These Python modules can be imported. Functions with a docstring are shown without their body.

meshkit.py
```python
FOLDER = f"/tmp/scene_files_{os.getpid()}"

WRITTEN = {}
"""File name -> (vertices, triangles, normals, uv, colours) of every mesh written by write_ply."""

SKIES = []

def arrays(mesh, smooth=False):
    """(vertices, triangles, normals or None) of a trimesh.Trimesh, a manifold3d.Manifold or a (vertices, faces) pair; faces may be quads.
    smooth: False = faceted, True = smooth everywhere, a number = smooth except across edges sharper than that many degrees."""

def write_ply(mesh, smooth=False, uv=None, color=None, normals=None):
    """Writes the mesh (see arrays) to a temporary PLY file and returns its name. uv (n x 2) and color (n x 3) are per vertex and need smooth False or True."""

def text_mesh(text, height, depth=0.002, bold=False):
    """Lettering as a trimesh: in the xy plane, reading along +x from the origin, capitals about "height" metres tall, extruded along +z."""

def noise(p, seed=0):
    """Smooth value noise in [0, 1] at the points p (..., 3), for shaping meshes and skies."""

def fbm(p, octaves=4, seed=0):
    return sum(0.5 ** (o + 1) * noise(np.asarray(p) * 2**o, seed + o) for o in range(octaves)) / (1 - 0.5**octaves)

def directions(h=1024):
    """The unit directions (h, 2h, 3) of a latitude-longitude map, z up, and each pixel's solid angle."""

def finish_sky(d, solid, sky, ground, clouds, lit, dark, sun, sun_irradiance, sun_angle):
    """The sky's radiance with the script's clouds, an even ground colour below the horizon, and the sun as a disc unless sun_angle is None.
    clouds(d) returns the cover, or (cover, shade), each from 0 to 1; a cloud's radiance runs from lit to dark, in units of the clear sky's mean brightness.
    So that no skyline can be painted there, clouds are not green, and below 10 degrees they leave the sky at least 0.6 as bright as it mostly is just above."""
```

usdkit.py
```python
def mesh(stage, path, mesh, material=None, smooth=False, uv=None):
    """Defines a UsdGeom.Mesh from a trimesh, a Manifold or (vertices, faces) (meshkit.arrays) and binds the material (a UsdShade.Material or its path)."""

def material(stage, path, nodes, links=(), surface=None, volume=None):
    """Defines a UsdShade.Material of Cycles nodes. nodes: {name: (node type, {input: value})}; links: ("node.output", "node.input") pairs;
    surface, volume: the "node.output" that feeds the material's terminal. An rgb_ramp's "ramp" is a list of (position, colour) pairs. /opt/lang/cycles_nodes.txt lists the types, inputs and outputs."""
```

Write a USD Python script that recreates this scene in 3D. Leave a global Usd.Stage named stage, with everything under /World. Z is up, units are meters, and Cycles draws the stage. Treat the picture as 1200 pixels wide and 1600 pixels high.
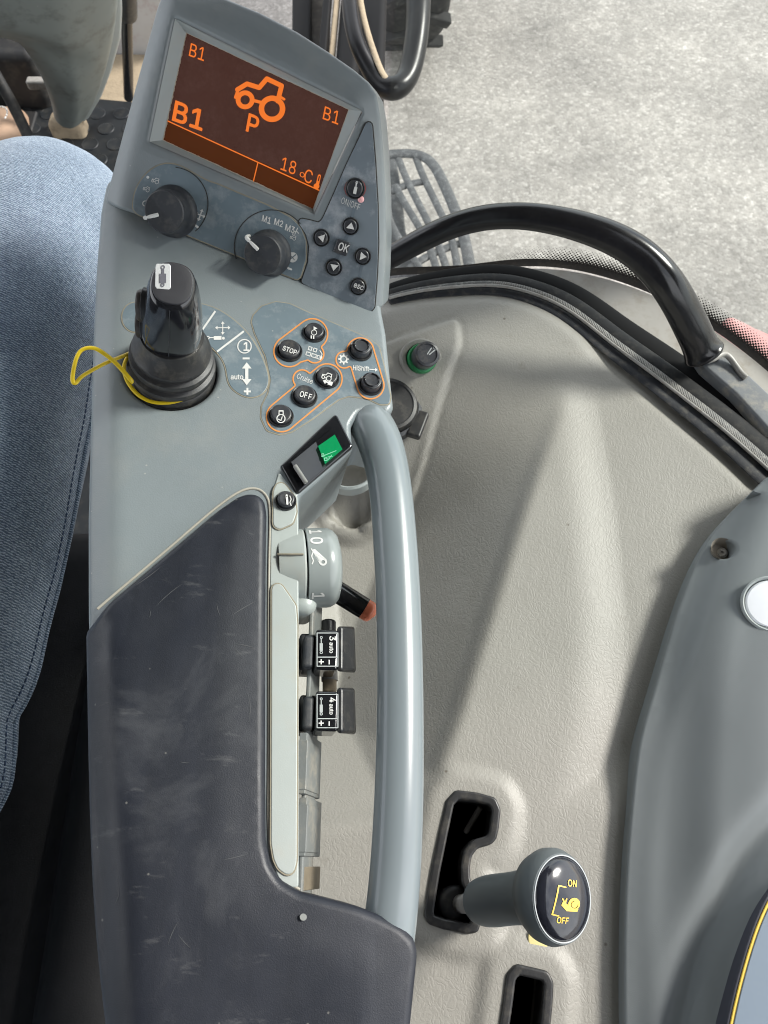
import math, random, numpy as np, trimesh, shapely, usdkit, meshkit
from pxr import Usd, UsdGeom, UsdLux, UsdShade, Gf, Sdf
from scipy.spatial import Delaunay
from shapely.geometry import Polygon, LineString, Point, MultiPoint, box as sbox
from shapely.ops import unary_union
from shapely import affinity
random.seed(4); np.random.seed(4)
stage = Usd.Stage.CreateInMemory()
UsdGeom.SetStageUpAxis(stage, UsdGeom.Tokens.z); UsdGeom.SetStageMetersPerUnit(stage, 1.0)
UsdGeom.Xform.Define(stage, '/World'); UsdGeom.Scope.Define(stage, '/World/Looks')
A = np.array
def unit(v): v = np.asarray(v, float); return v / np.linalg.norm(v)

# ---------------------------------------------------------------- camera
PITCH, FP, CAM = math.radians(65), 1180.0, A([0, 0, 2.44])
FW, UP, RT = A([0, math.cos(PITCH), -math.sin(PITCH)]), A([0, math.sin(PITCH), math.cos(PITCH)]), A([1., 0, 0])
cam = UsdGeom.Camera.Define(stage, '/World/camera')
M = np.eye(4); M[0, :3], M[1, :3], M[2, :3], M[3, :3] = RT, UP, -FW, CAM
cam.AddTransformOp().Set(Gf.Matrix4d(M.tolist()))
FL = 5.7
cam.CreateFocalLengthAttr(FL); cam.CreateHorizontalApertureAttr(FL * 1200 / FP); cam.CreateVerticalApertureAttr(FL * 1600 / FP)
cam.CreateClippingRangeAttr(Gf.Vec2f(0.01, 200)); cam.CreateFStopAttr(4.0); cam.CreateFocusDistanceAttr(0.5)
EX = 1.85; cam.CreateExposureAttr(EX)

# ---------------------------------------------------------------- sky and sun
SUN = unit([0.78, 0.30, 0.62])
def mat(name, nodes, links=(), surface='p.BSDF', volume=None):
    return usdkit.material(stage, '/World/Looks/' + name, nodes, links, surface=surface, volume=volume)
skym = mat('sky_look', {
    's': ('sky_texture', {'sky_type': 'single_scattering', 'sun_disc': False, 'sun_elevation': math.asin(SUN[2]), 'sun_rotation': math.atan2(SUN[0], SUN[1])}),
    'tc': ('texture_coordinate', {}), 'n': ('noise_texture', {'scale': 2.2, 'detail': 6.0, 'roughness': 0.55}),
    'r': ('rgb_ramp', {'ramp': [(0.30, (0, 0, 0)), (0.55, (1, 1, 1))]}),
    'm': ('mix', {'color2': (11.5, 11.8, 12.2)}), 'b': ('background_shader', {'strength': 0.057})},
    [('tc.generated', 'n.vector'), ('n.fac', 'r.fac'), ('r.color', 'm.fac'), ('s.color', 'm.color1'), ('m.color', 'b.color')], surface='b.background')
dome = UsdLux.DomeLight.Define(stage, '/World/sky'); dome.CreateIntensityAttr(1.0)
UsdShade.MaterialBindingAPI.Apply(dome.GetPrim()).Bind(skym)
dome.GetPrim().SetCustomDataByKey('kind', 'structure')
sun = UsdLux.DistantLight.Define(stage, '/World/sun')
sun.CreateIntensityAttr(0.4); sun.CreateAngleAttr(13.0); sun.CreateColorAttr(Gf.Vec3f(1.0, 0.96, 0.9)); sun.GetPrim().CreateAttribute('inputs:normalize', Sdf.ValueTypeNames.Bool).Set(True)
zz = SUN; xx = unit(np.cross([0, 0, 1.], zz)); yy = np.cross(zz, xx)
Ms = np.eye(4); Ms[0, :3], Ms[1, :3], Ms[2, :3] = xx, yy, zz
sun.AddTransformOp().Set(Gf.Matrix4d(Ms.tolist()))

# ---------------------------------------------------------------- helpers: scene objects
USED = {}
def numbered(parent, name):
    k = USED.get((parent, name), 0); USED[(parent, name)] = k + 1
    return name if k == 0 else '%s_%03d' % (name, k)
BASE = {}
def thing(name, label, cat, loc, group=None, kind=None):
    path = '/World/' + numbered('/World', name)
    x = UsdGeom.Xform.Define(stage, path); x.AddTranslateOp().Set(Gf.Vec3d(*map(float, loc)))
    p = x.GetPrim()
    if label: p.SetCustomDataByKey('label', label)
    if cat: p.SetCustomDataByKey('category', cat)
    if group: p.SetCustomDataByKey('group', group)
    if kind: p.SetCustomDataByKey('kind', kind)
    BASE[path] = np.asarray(loc, float)
    return path
def part(parent, name, mesh, m, smooth=35, label=None, kind=None):
    """one mesh, given in world coordinates, under its parent; or at top level when parent is None"""
    up = parent or '/World'
    path = up + '/' + numbered(up, name)
    b = BASE.get(up, np.zeros(3)); BASE[path] = b
    if isinstance(mesh, list): mesh = join(mesh)
    v, f = np.array(mesh.vertices) - b, np.array(mesh.faces)
    g = usdkit.mesh(stage, path, trimesh.Trimesh(v, f, process=False), m, smooth=smooth)
    if label: g.GetPrim().SetCustomDataByKey('label', label)
    if kind: g.GetPrim().SetCustomDataByKey('kind', kind)
    return path
def structure(name, mesh, m, smooth=False, kind='structure', label=None, cat=None):
    p = stage.GetPrimAtPath(part(None, name, mesh, m, smooth)); p.SetCustomDataByKey('kind', kind)
    if label: p.SetCustomDataByKey('label', label)
    if cat: p.SetCustomDataByKey('category', cat)

# ---------------------------------------------------------------- helpers: geometry
def ray(x, y): return FW + (np.asarray(x, float)[..., None] - 600) / FP * RT - (np.asarray(y, float)[..., None] - 800) / FP * UP
class Plane:
    def __init__(s, O, n, e1=(1, 0, 0)):
        s.O, s.n = np.asarray(O, float), unit(n); e1 = np.asarray(e1, float); s.e1 = unit(e1 - s.n * (e1 @ s.n)); s.e2 = np.cross(s.n, s.e1)
    def at(s, px, w=0.0):
        px = np.asarray(px, float); d = ray(px[..., 0], px[..., 1])
        return CAM + d * (((s.O + s.n * w - CAM) @ s.n) / (d @ s.n))[..., None]
    def uv(s, px, w=0.0):
        q = s.at(px, w) - s.O; return np.stack([q @ s.e1, q @ s.e2], -1)
    def to3(s, uv, w=0.0):
        uv = np.asarray(uv, float); return s.O + uv[..., :1] * s.e1 + uv[..., 1:2] * s.e2 + np.asarray(w, float)[..., None] * s.n
    def up(s, w): return Plane(s.O + s.n * w, s.n, s.e1)
    def poly(s, px, w=0.0): return Polygon(s.uv(px, w)).buffer(0)
def level(z): return Plane((0, 0, z), (0, 0, 1))
def az(x, y, z): return level(z).at((x, y))
def join(ms): return trimesh.util.concatenate(ms)
def tm(v, f): return trimesh.Trimesh(np.asarray(v, float), np.asarray(f, int), process=False)
def grid(P, closed_u=False, closed_v=False, flip=False):
    P = np.asarray(P, float); n, m = P.shape[:2]; f = []
    i, j = np.meshgrid(np.arange(n if closed_u else n - 1), np.arange(m if closed_v else m - 1), indexing='ij')
    a = i * m + j; b = ((i + 1) % n) * m + j; c = ((i + 1) % n) * m + (j + 1) % m; d = i * m + (j + 1) % m
    f = np.concatenate([np.stack([a, b, c], -1).reshape(-1, 3), np.stack([a, c, d], -1).reshape(-1, 3)])
    return tm(P.reshape(-1, 3), f[:, ::-1] if flip else f)
def spline(pts, n):
    pts = np.asarray(pts, float)
    if len(pts) == 2: t = np.linspace(0, 1, n)[:, None]; return pts[0] * (1 - t) + pts[1] * t
    from scipy.interpolate import CubicSpline, PchipInterpolator
    d = np.r_[0, np.cumsum(np.linalg.norm(np.diff(pts[:, :3], axis=0), axis=1) ** 0.6)]
    return CubicSpline(d, pts)(np.linspace(0, d[-1], n))
def frames(c, hint=(0, 0, 1)):
    t = np.gradient(c, axis=0); t /= np.linalg.norm(t, axis=1)[:, None]
    s = np.cross(t, np.asarray(hint, float)); s /= np.linalg.norm(s, axis=1)[:, None] + 1e-12
    return t, s, np.cross(s, t)
def tube(pts, r, n=40, k=20, caps=True, hint=(0, 0, 1), rn=None, raw=False, dome=True):
    """sweep of an ellipse: r radius sideways, rn radius along the hint normal; pts may carry the radius as a fourth column"""
    c = np.asarray(pts, float) if raw else spline(pts, n)
    if c.shape[1] > 3: rr, c = c[:, 3], c[:, :3]
    else: rr = np.full(len(c), r) if np.ndim(r) == 0 else np.interp(np.linspace(0, 1, len(c)), np.linspace(0, 1, len(r)), r)
    r2 = rr if rn is None else rr * rn
    t, s, b = frames(c, hint)
    if caps and dome:
        e = [0.0, 0.35, 0.7, 0.92]
        C, R, R2, S, B = [], [], [], [], []
        for q in e: C.append(c[0] - t[0] * rr[0] * 0.35 * math.sqrt(1 - q * q)); R.append(rr[0] * max(q, .01)); R2.append(r2[0] * max(q, .01)); S.append(s[0]); B.append(b[0])
        C += list(c); R += list(rr); R2 += list(r2); S += list(s); B += list(b)
        for q in e[::-1]: C.append(c[-1] + t[-1] * rr[-1] * 0.35 * math.sqrt(1 - q * q)); R.append(rr[-1] * max(q, .01)); R2.append(r2[-1] * max(q, .01)); S.append(s[-1]); B.append(b[-1])
        c, rr, r2, s, b = map(np.array, (C, R, R2, S, B))
    a = np.linspace(0, 2 * np.pi, k, endpoint=False)
    P = c[:, None] + rr[:, None, None] * np.cos(a)[None, :, None] * s[:, None] + r2[:, None, None] * np.sin(a)[None, :, None] * b[:, None]
    return grid(P, closed_v=True)
def lathe(O, axis, prof, k=36, sx=1.0, e1=None):
    """prof: (radius, height along the axis) pairs"""
    ax = unit(axis); e = np.asarray(e1 if e1 is not None else ([1, 0, 0] if abs(ax[0]) < .9 else [0, 1, 0]), float)
    s = unit(e - ax * (e @ ax)); b = np.cross(ax, s); a = np.linspace(0, 2 * np.pi, k, endpoint=False)
    p = np.asarray(prof, float)
    P = np.asarray(O, float) + p[:, None, 1:2] * ax + p[:, None, :1] * (np.cos(a)[None, :, None] * s * sx + np.sin(a)[None, :, None] * b)
    return grid(P, closed_v=True, flip=True)
def button_prof(r, h, rd=None, dish=0.0):
    rd = rd or min(r, h) * .3; q = [(r, -0.004), (r, h - rd)]
    q += [(r - rd + rd * math.cos(t), h - rd + rd * math.sin(t)) for t in np.linspace(.3, math.pi / 2, 4)]
    q += [(max((r - rd) * k, 1e-5), h - dish * (1 - k * k)) for k in (.8, .55, .3, 0)]
    return q
def rbox(size, r, O=(0, 0, 0), ax=((1, 0, 0), (0, 1, 0), (0, 0, 1)), taper=1.0):
    """box with rounded edges, axes given as rows; taper shrinks the +z face"""
    sp = trimesh.creation.icosphere(2, r); h = np.asarray(size, float) / 2 - r; V = []
    for i in (-1, 1):
        for j in (-1, 1):
            for k in (-1, 1): V.append(sp.vertices + A([i * h[0] * (taper if k > 0 else 1), j * h[1] * (taper if k > 0 else 1), k * h[2]]))
    m = trimesh.convex.convex_hull(np.vstack(V)); m = tm(m.vertices, m.faces)
    m.vertices = np.asarray(O, float) + m.vertices @ np.asarray([unit(x) for x in ax]); return m
def resample(ring, sp):
    L = LineString(ring); n = max(12, int(L.length / sp)); return A([L.interpolate(k / n, normalized=True).coords[0] for k in range(n)])
def rnd(poly, r): return poly.buffer(-r, quad_segs=8).buffer(2 * r, quad_segs=8).buffer(-r, quad_segs=8)
def tri2d(bound, inner_poly, sp):
    """Delaunay of boundary points and a grid kept clear of them"""
    x0, y0, x1, y1 = inner_poly.bounds
    g = np.stack(np.meshgrid(np.arange(x0, x1, sp), np.arange(y0, y1, sp * .87)), -1); g[1::2, :, 0] += sp / 2; g = g.reshape(-1, 2)
    core = inner_poly.buffer(-sp * .55)
    if not core.is_empty: g = g[shapely.contains_xy(core, g[:, 0], g[:, 1])]
    else: g = g[:0]
    P = np.vstack([bound, g]); T = Delaunay(P).simplices; c = P[T].mean(1)
    T = T[shapely.contains_xy(inner_poly, c[:, 0], c[:, 1])]
    a, b, c = P[T[:, 0]], P[T[:, 1]], P[T[:, 2]]
    ar = (b[:, 0] - a[:, 0]) * (c[:, 1] - a[:, 1]) - (b[:, 1] - a[:, 1]) * (c[:, 0] - a[:, 0])
    T = T[np.abs(ar) > 1e-13]; ar = ar[np.abs(ar) > 1e-13]; T[ar < 0] = T[ar < 0][:, ::-1]
    return P, T
def pillow(pl, poly, r=0.004, depth=0.02, sp=0.006, steps=4, extra=None, bsp=None, presmooth=True):
    """a plate in the plane pl with rounded rims (holes too), its top at w = 0 (+ extra(u, v)), its sides going down to -depth"""
    if presmooth: poly = rnd(poly, r * 1.1)
    if poly.geom_type != 'Polygon': poly = max(poly.geoms, key=lambda q: q.area)
    poly = shapely.geometry.polygon.orient(poly); bsp = bsp or min(sp, max(r * .7, .0012))
    V, F, inner, n0 = [], [], [], 0
    ex = extra or (lambda q: np.zeros(len(q)))
    for ring in [poly.exterior] + list(poly.interiors):
        b = resample(ring.coords, bsp); n = len(b)
        t = np.roll(b, -1, 0) - np.roll(b, 1, 0); t /= np.linalg.norm(t, axis=1)[:, None] + 1e-12; nin = np.stack([-t[:, 1], t[:, 0]], 1)
        rows = []
        for w in (-depth, -r): rows.append(np.c_[b, np.full(n, w) + ex(b)])
        for k in range(1, steps + 1):
            q = math.pi / 2 * k / steps; bb = b + nin * r * (1 - math.cos(q)); rows.append(np.c_[bb, r * math.sin(q) - r + ex(bb)])
        m = len(rows); V.append(np.vstack(rows)); i, j = np.meshgrid(np.arange(m - 1), np.arange(n), indexing='ij')
        a = n0 + i * n + j; b2 = n0 + i * n + (j + 1) % n; F += [np.stack([a, b2, b2 + n], -1).reshape(-1, 3), np.stack([a, b2 + n, a + n], -1).reshape(-1, 3)]
        inner.append((n0 + (m - 1) * n, n, rows[-1][:, :2])); n0 += m * n
    bound = np.vstack([q[2] for q in inner]); idx = np.concatenate([np.arange(s, s + n) for s, n, _ in inner])
    ip = Polygon(inner[0][2], [q[2] for q in inner[1:]]).buffer(0)
    P, T = tri2d(bound, ip, sp)
    nb = len(bound); new = P[nb:]; idx = np.r_[idx, np.arange(n0, n0 + len(new))]
    if len(new): V.append(np.c_[new, ex(new)])
    V = np.vstack(V); F = np.vstack(F + [idx[T]])
    return tm(pl.to3(V[:, :2], V[:, 2]), F)
def sheet(pl, geom, w=0.0003, extra=None):
    """a thin print: shapely geometry in the plane's own metres"""
    ms = []
    for g in getattr(geom, 'geoms', [geom]):
        if g.geom_type != 'Polygon' or g.area < 1e-10: continue
        v, f = trimesh.creation.triangulate_polygon(g, engine='earcut')
        a, b, c = v[f[:, 0]], v[f[:, 1]], v[f[:, 2]]
        if len(f) and np.sum((b[:, 0] - a[:, 0]) * (c[:, 1] - a[:, 1]) - (b[:, 1] - a[:, 1]) * (c[:, 0] - a[:, 0])) < 0: f = f[:, ::-1]
        ms.append(tm(pl.to3(v, np.full(len(v), w) + (extra(v) if extra else 0)), f))
    return join(ms)
def pxsheet(pl, geom, w=0.0003):
    """a thin print whose outline was measured in the photograph and is laid on the plane"""
    return sheet(pl, shapely.transform(geom, lambda q: pl.uv(q, w)).buffer(0), w)
def ln(*p, w=2.0, cap='round'): return LineString(p).buffer(w / 2, cap_style=cap, quad_segs=4)
def ringpx(c, r, w): return Point(c).buffer(r + w / 2).difference(Point(c).buffer(r - w / 2))
def textshape(s, bold=False):
    m = meshkit.text_mesh(s, 1.0, 0.1, bold); top = m.triangles_center[:, 2] > .0999
    return m.vertices, m.faces[top]
def text(pl, s, at, height, ang=0, w=0.0003, bold=True, width=None, shear=0.0):
    """lettering on a plane, its baseline starting at the measured spot and running at ang degrees (clockwise in the picture)"""
    v, f = textshape(s, bold); x, y = v[:, 0] * height, v[:, 1] * height
    if width: x = x * width / (v[:, 0].max() * height)
    x = x + y * shear; c, q = math.cos(math.radians(ang)), math.sin(math.radians(ang))
    px = np.stack([at[0] + x * c + y * q, at[1] + x * q - y * c], -1)
    return tm(pl.at(px, w), f)
# ---------------------------------------------------------------- materials
def plastic(name, col, rough=.4, bump=.0, scale=900, var=.12, vs=9.0, dust=None, dustamt=.0, spec=.5, coat=0.0, bd=.0004, speck=0.0):
    n = {'g': ('geometry', {}), 'n1': ('noise_texture', {'scale': vs, 'detail': 6.0, 'roughness': .62}), 'n2': ('noise_texture', {'scale': scale, 'detail': 3.0}),
         'c': ('mix', {'color1': tuple(c * (1 - var) for c in col), 'color2': tuple(min(1, c * (1 + var)) for c in col)}),
         'rr': ('map_range', {'from_min': .25, 'from_max': .75, 'to_min': rough * .8, 'to_max': min(1, rough * 1.25)}),
         'b': ('bump', {'strength': bump, 'distance': bd}), 'p': ('principled_bsdf', {'specular_ior_level': spec, 'coat_weight': coat, 'coat_roughness': .08})}
    l = [('g.position', 'n1.vector'), ('g.position', 'n2.vector'), ('n1.fac', 'c.fac'), ('n1.fac', 'rr.value'), ('rr.result', 'p.roughness'), ('n2.fac', 'b.height')]
    if bump: l.append(('b.normal', 'p.normal'))
    out = 'c.color'
    if dust is not None:
        n['n3'] = ('noise_texture', {'scale': vs * 3.1, 'detail': 8.0, 'roughness': .7}); n['r3'] = ('rgb_ramp', {'ramp': [(.5, (0, 0, 0)), (.72, (dustamt,) * 3)]}); n['d'] = ('mix', {'color2': dust})
        l += [('g.position', 'n3.vector'), ('n3.fac', 'r3.fac'), ('r3.color', 'd.fac'), (out, 'd.color1')]; out = 'd.color'
    if speck:
        n['v'] = ('voronoi_texture', {'scale': 120.0}); n['vs'] = ('separate_color', {}); n['vm'] = ('math', {'math_type': 'less_than', 'value2': .22}); n['vx'] = ('mix', {'mix_type': 'multiply', 'fac': 1.0}); n['vr'] = ('rgb_ramp', {'ramp': [(0, (speck,) * 3), (.05, (speck,) * 3), (.09, (0, 0, 0))]}); n['ds'] = ('mix', {'color2': (.5, .48, .43)})
        l += [('g.position', 'v.vector'), ('v.distance', 'vr.fac'), ('v.color', 'vs.color'), ('vs.r', 'vm.value1'), ('vr.color', 'vx.color1'), ('vm.value', 'vx.color2'), ('vx.color', 'ds.fac'), (out, 'ds.color1')]; out = 'ds.color'
    l.append((out, 'p.base_color'))
    return mat(name, n, l)
def plain(name, col, rough=.5, emit=0.0, metal=0.0): return mat(name, {'p': ('principled_bsdf', {'base_color': col, 'roughness': rough, 'metallic': metal, 'emission_color': col, 'emission_strength': emit})})
DUST = (.36, .32, .25)
SHELL = plastic('console_plastic', (.178, .204, .213), .34, .3, 1100, .07, 7, (.27, .27, .25), .25, speck=.35)
SHELL2 = plastic('display_plastic', (.184, .208, .217), .36, .3, 1100, .07, 8, (.3, .3, .27), .22, speck=.3)
GLOSSY = plastic('rail_paint', (.165, .193, .205), .25, .03, 500, .05, 6, coat=.35)
STRIP = plastic('light_grey_plastic', (.33, .36, .345), .42, .1, 1500, .06, 14, DUST, .25)
BEZEL = plastic('bezel_plastic', (.30, .33, .325), .45, .1, 1500, .06, 14, DUST, .35)
FILM = plastic('legend_film', (.135, .175, .20), .3, .0, 900, .12, 22, (.36, .38, .38), .45, speck=.4)
FILM2 = plastic('keypad_film', (.155, .185, .21), .38, .0, 900, .14, 16, (.42, .44, .46), .7)
BLACK = plastic('black_plastic', (.016, .017, .019), .38, .15, 1500, .1, 40, DUST, .12)
BLACKG = plastic('black_gloss_plastic', (.007, .0075, .009), .13, .02, 900, .1, 40, coat=.5)
RUBBER = plastic('black_rubber', (.018, .018, .0185), .42, .2, 1200, .2, 30, DUST, .14)
KNOB = plastic('knob_rubber', (.022, .025, .03), .55, .2, 1800, .12, 40, DUST, .12)
CAP = plastic('button_cap', (.03, .032, .037), .32, .05, 1500, .1, 40, DUST, .15)
DIRT = plastic('grimy_groove', (.16, .135, .095), .8, .2, 900, .5, 60)
GROOVE = plastic('groove_grime', (.24, .215, .16), .75, .2, 900, .4, 60)
TRIMP = plastic('trim_plastic', (.163, .18, .185), .5, .14, 1600, .05, 7)
POSTM = mat('post_black', {'p': ('principled_bsdf', {'base_color': (.006, .006, .0065), 'roughness': .6, 'specular_ior_level': .12})})
HOOPM = plastic('hoop_paint', (.007, .007, .008), .3, .05, 240, .1, 20, spec=.28)
DARKLINE = plain('dark_seam', (.03, .03, .028), .7)
WHITE = plastic('white_print', (.58, .58, .56), .5, var=.14, vs=160)
GREYP = plain('grey_print', (.36, .38, .38), .5)
ORANGE = plain('orange_print', (.62, .24, .06), .45)
YELLOWP = plain('yellow_print', (.78, .52, .08), .4)
RED = plain('red_print', (.45, .06, .05), .4); PINK = plain('pink_lamp', (.8, .42, .42), .3)
SILVER = plain('silver_label', (.62, .63, .64), .3, metal=.3)
GREEN = mat('green_lens', {'p': ('principled_bsdf', {'base_color': (.003, .17, .055), 'roughness': .18, 'emission_color': (.0, .36, .12), 'emission_strength': .3 / 2 ** EX, 'coat_weight': .5})})
GREENR = plain('green_ring', (.01, .16, .05), .35)
CORAL = plain('coral_tip', (.85, .24, .13), .28)
STEEL = plastic('dull_steel', (.3, .29, .27), .4, .1, 400, .3, 60, (.14, .1, .06), .6)
TAN = plastic('tan_dust', (.36, .29, .2), .9, .5, 160, .3, 16, (.2, .16, .11), .7, bd=.002)
HANDLE = plastic('handle_paint', (.007, .007, .008), .2, .05, 240, .1, 20, (.08, .075, .07), .06)
YELLOW = plastic('yellow_vinyl', (.72, .52, .015), .35, .0, 300, .12, 60)
SCREEN = mat('screen_glass', {'g': ('geometry', {}), 'n': ('noise_texture', {'scale': 14.0, 'detail': 5.0}), 'c': ('mix', {'color1': (.016, .007, .005), 'color2': (.055, .030, .022)}), 'n2': ('noise_texture', {'scale': 55.0, 'detail': 8.0, 'roughness': .75}), 'ec': ('mix', {'color1': (.19, .066, .05), 'color2': (.34, .135, .108)}), 'rr': ('map_range', {'from_min': .3, 'from_max': .7, 'to_min': .1, 'to_max': .34}),
    'p': ('principled_bsdf', {'roughness': .16, 'emission_strength': .15 / 2 ** EX})}, [('g.position', 'n.vector'), ('g.position', 'n2.vector'), ('n2.fac', 'c.fac'), ('n.fac', 'ec.fac'), ('ec.color', 'p.emission_color'), ('n2.fac', 'rr.value'), ('rr.result', 'p.roughness'), ('c.color', 'p.base_color')])
SCREENLOW = mat('screen_glow', {'p': ('principled_bsdf', {'base_color': (.05, .017, .006), 'roughness': .16, 'emission_color': (.42, .09, .02), 'emission_strength': .085 / 2 ** EX})})
GLYPH = mat('screen_glyph', {'p': ('principled_bsdf', {'base_color': (.05, .015, .005), 'roughness': .4, 'emission_color': (1.0, .21, .022), 'emission_strength': .85 / 2 ** EX})})
# worn dark arm pad: scuffs along and across, paler worn patches, small nicks
PAD = mat('arm_pad_skin', {'g': ('geometry', {}), 'm1': ('mapping', {'scale': (34, 5, 20)}), 'n1': ('noise_texture', {'scale': 1.0, 'detail': 8.0, 'roughness': .65}),
    'n2': ('noise_texture', {'scale': 13.0, 'detail': 8.0, 'roughness': .68, 'distortion': .5}), 'n3': ('noise_texture', {'scale': 1500.0, 'detail': 2.0}),
    'm2': ('mapping', {'scale': (26, 90, 20), 'rotation': (0, 0, .8)}), 'n4': ('noise_texture', {'scale': 1.0, 'detail': 5.0, 'roughness': .7}),
    'r1': ('rgb_ramp', {'ramp': [(.35, (.0105, .0125, .018)), (.6, (.0155, .018, .0255)), (.8, (.030, .033, .042))]}),
    'r2': ('rgb_ramp', {'ramp': [(.50, (0, 0, 0)), (.72, (.42, .42, .42))]}), 'r4': ('rgb_ramp', {'ramp': [(.60, (0, 0, 0)), (.72, (.35, .35, .35))]}),
    'v': ('voronoi_texture', {'scale': 60.0}), 'vr': ('rgb_ramp', {'ramp': [(0, (.35, .35, .35)), (.025, (.35, .35, .35)), (.05, (0, 0, 0))]}),
    'a': ('mix', {'color2': (.085, .088, .095)}), 'b': ('mix', {'color2': (.12, .12, .122)}), 'cc': ('mix', {'color2': (.3, .29, .26)}),
    'rr': ('map_range', {'from_min': .3, 'from_max': .7, 'to_min': .36, 'to_max': .6}), 'bp': ('bump', {'strength': .3, 'distance': .0003}), 'p': ('principled_bsdf', {'specular_ior_level': .36})},
    [('g.position', 'm1.vector'), ('m1.vector', 'n1.vector'), ('g.position', 'n2.vector'), ('g.position', 'n3.vector'), ('g.position', 'm2.vector'), ('m2.vector', 'n4.vector'), ('g.position', 'v.vector'),
     ('n1.fac', 'r1.fac'), ('n2.fac', 'r2.fac'), ('n4.fac', 'r4.fac'), ('v.distance', 'vr.fac'), ('r1.color', 'a.color1'), ('r2.color', 'a.fac'), ('a.color', 'b.color1'), ('r4.color', 'b.fac'), ('b.color', 'cc.color1'), ('vr.color', 'cc.fac'), ('cc.color', 'p.base_color'),
     ('n2.fac', 'rr.value'), ('rr.result', 'p.roughness'), ('n3.fac', 'bp.height'), ('bp.normal', 'p.normal')])
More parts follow.
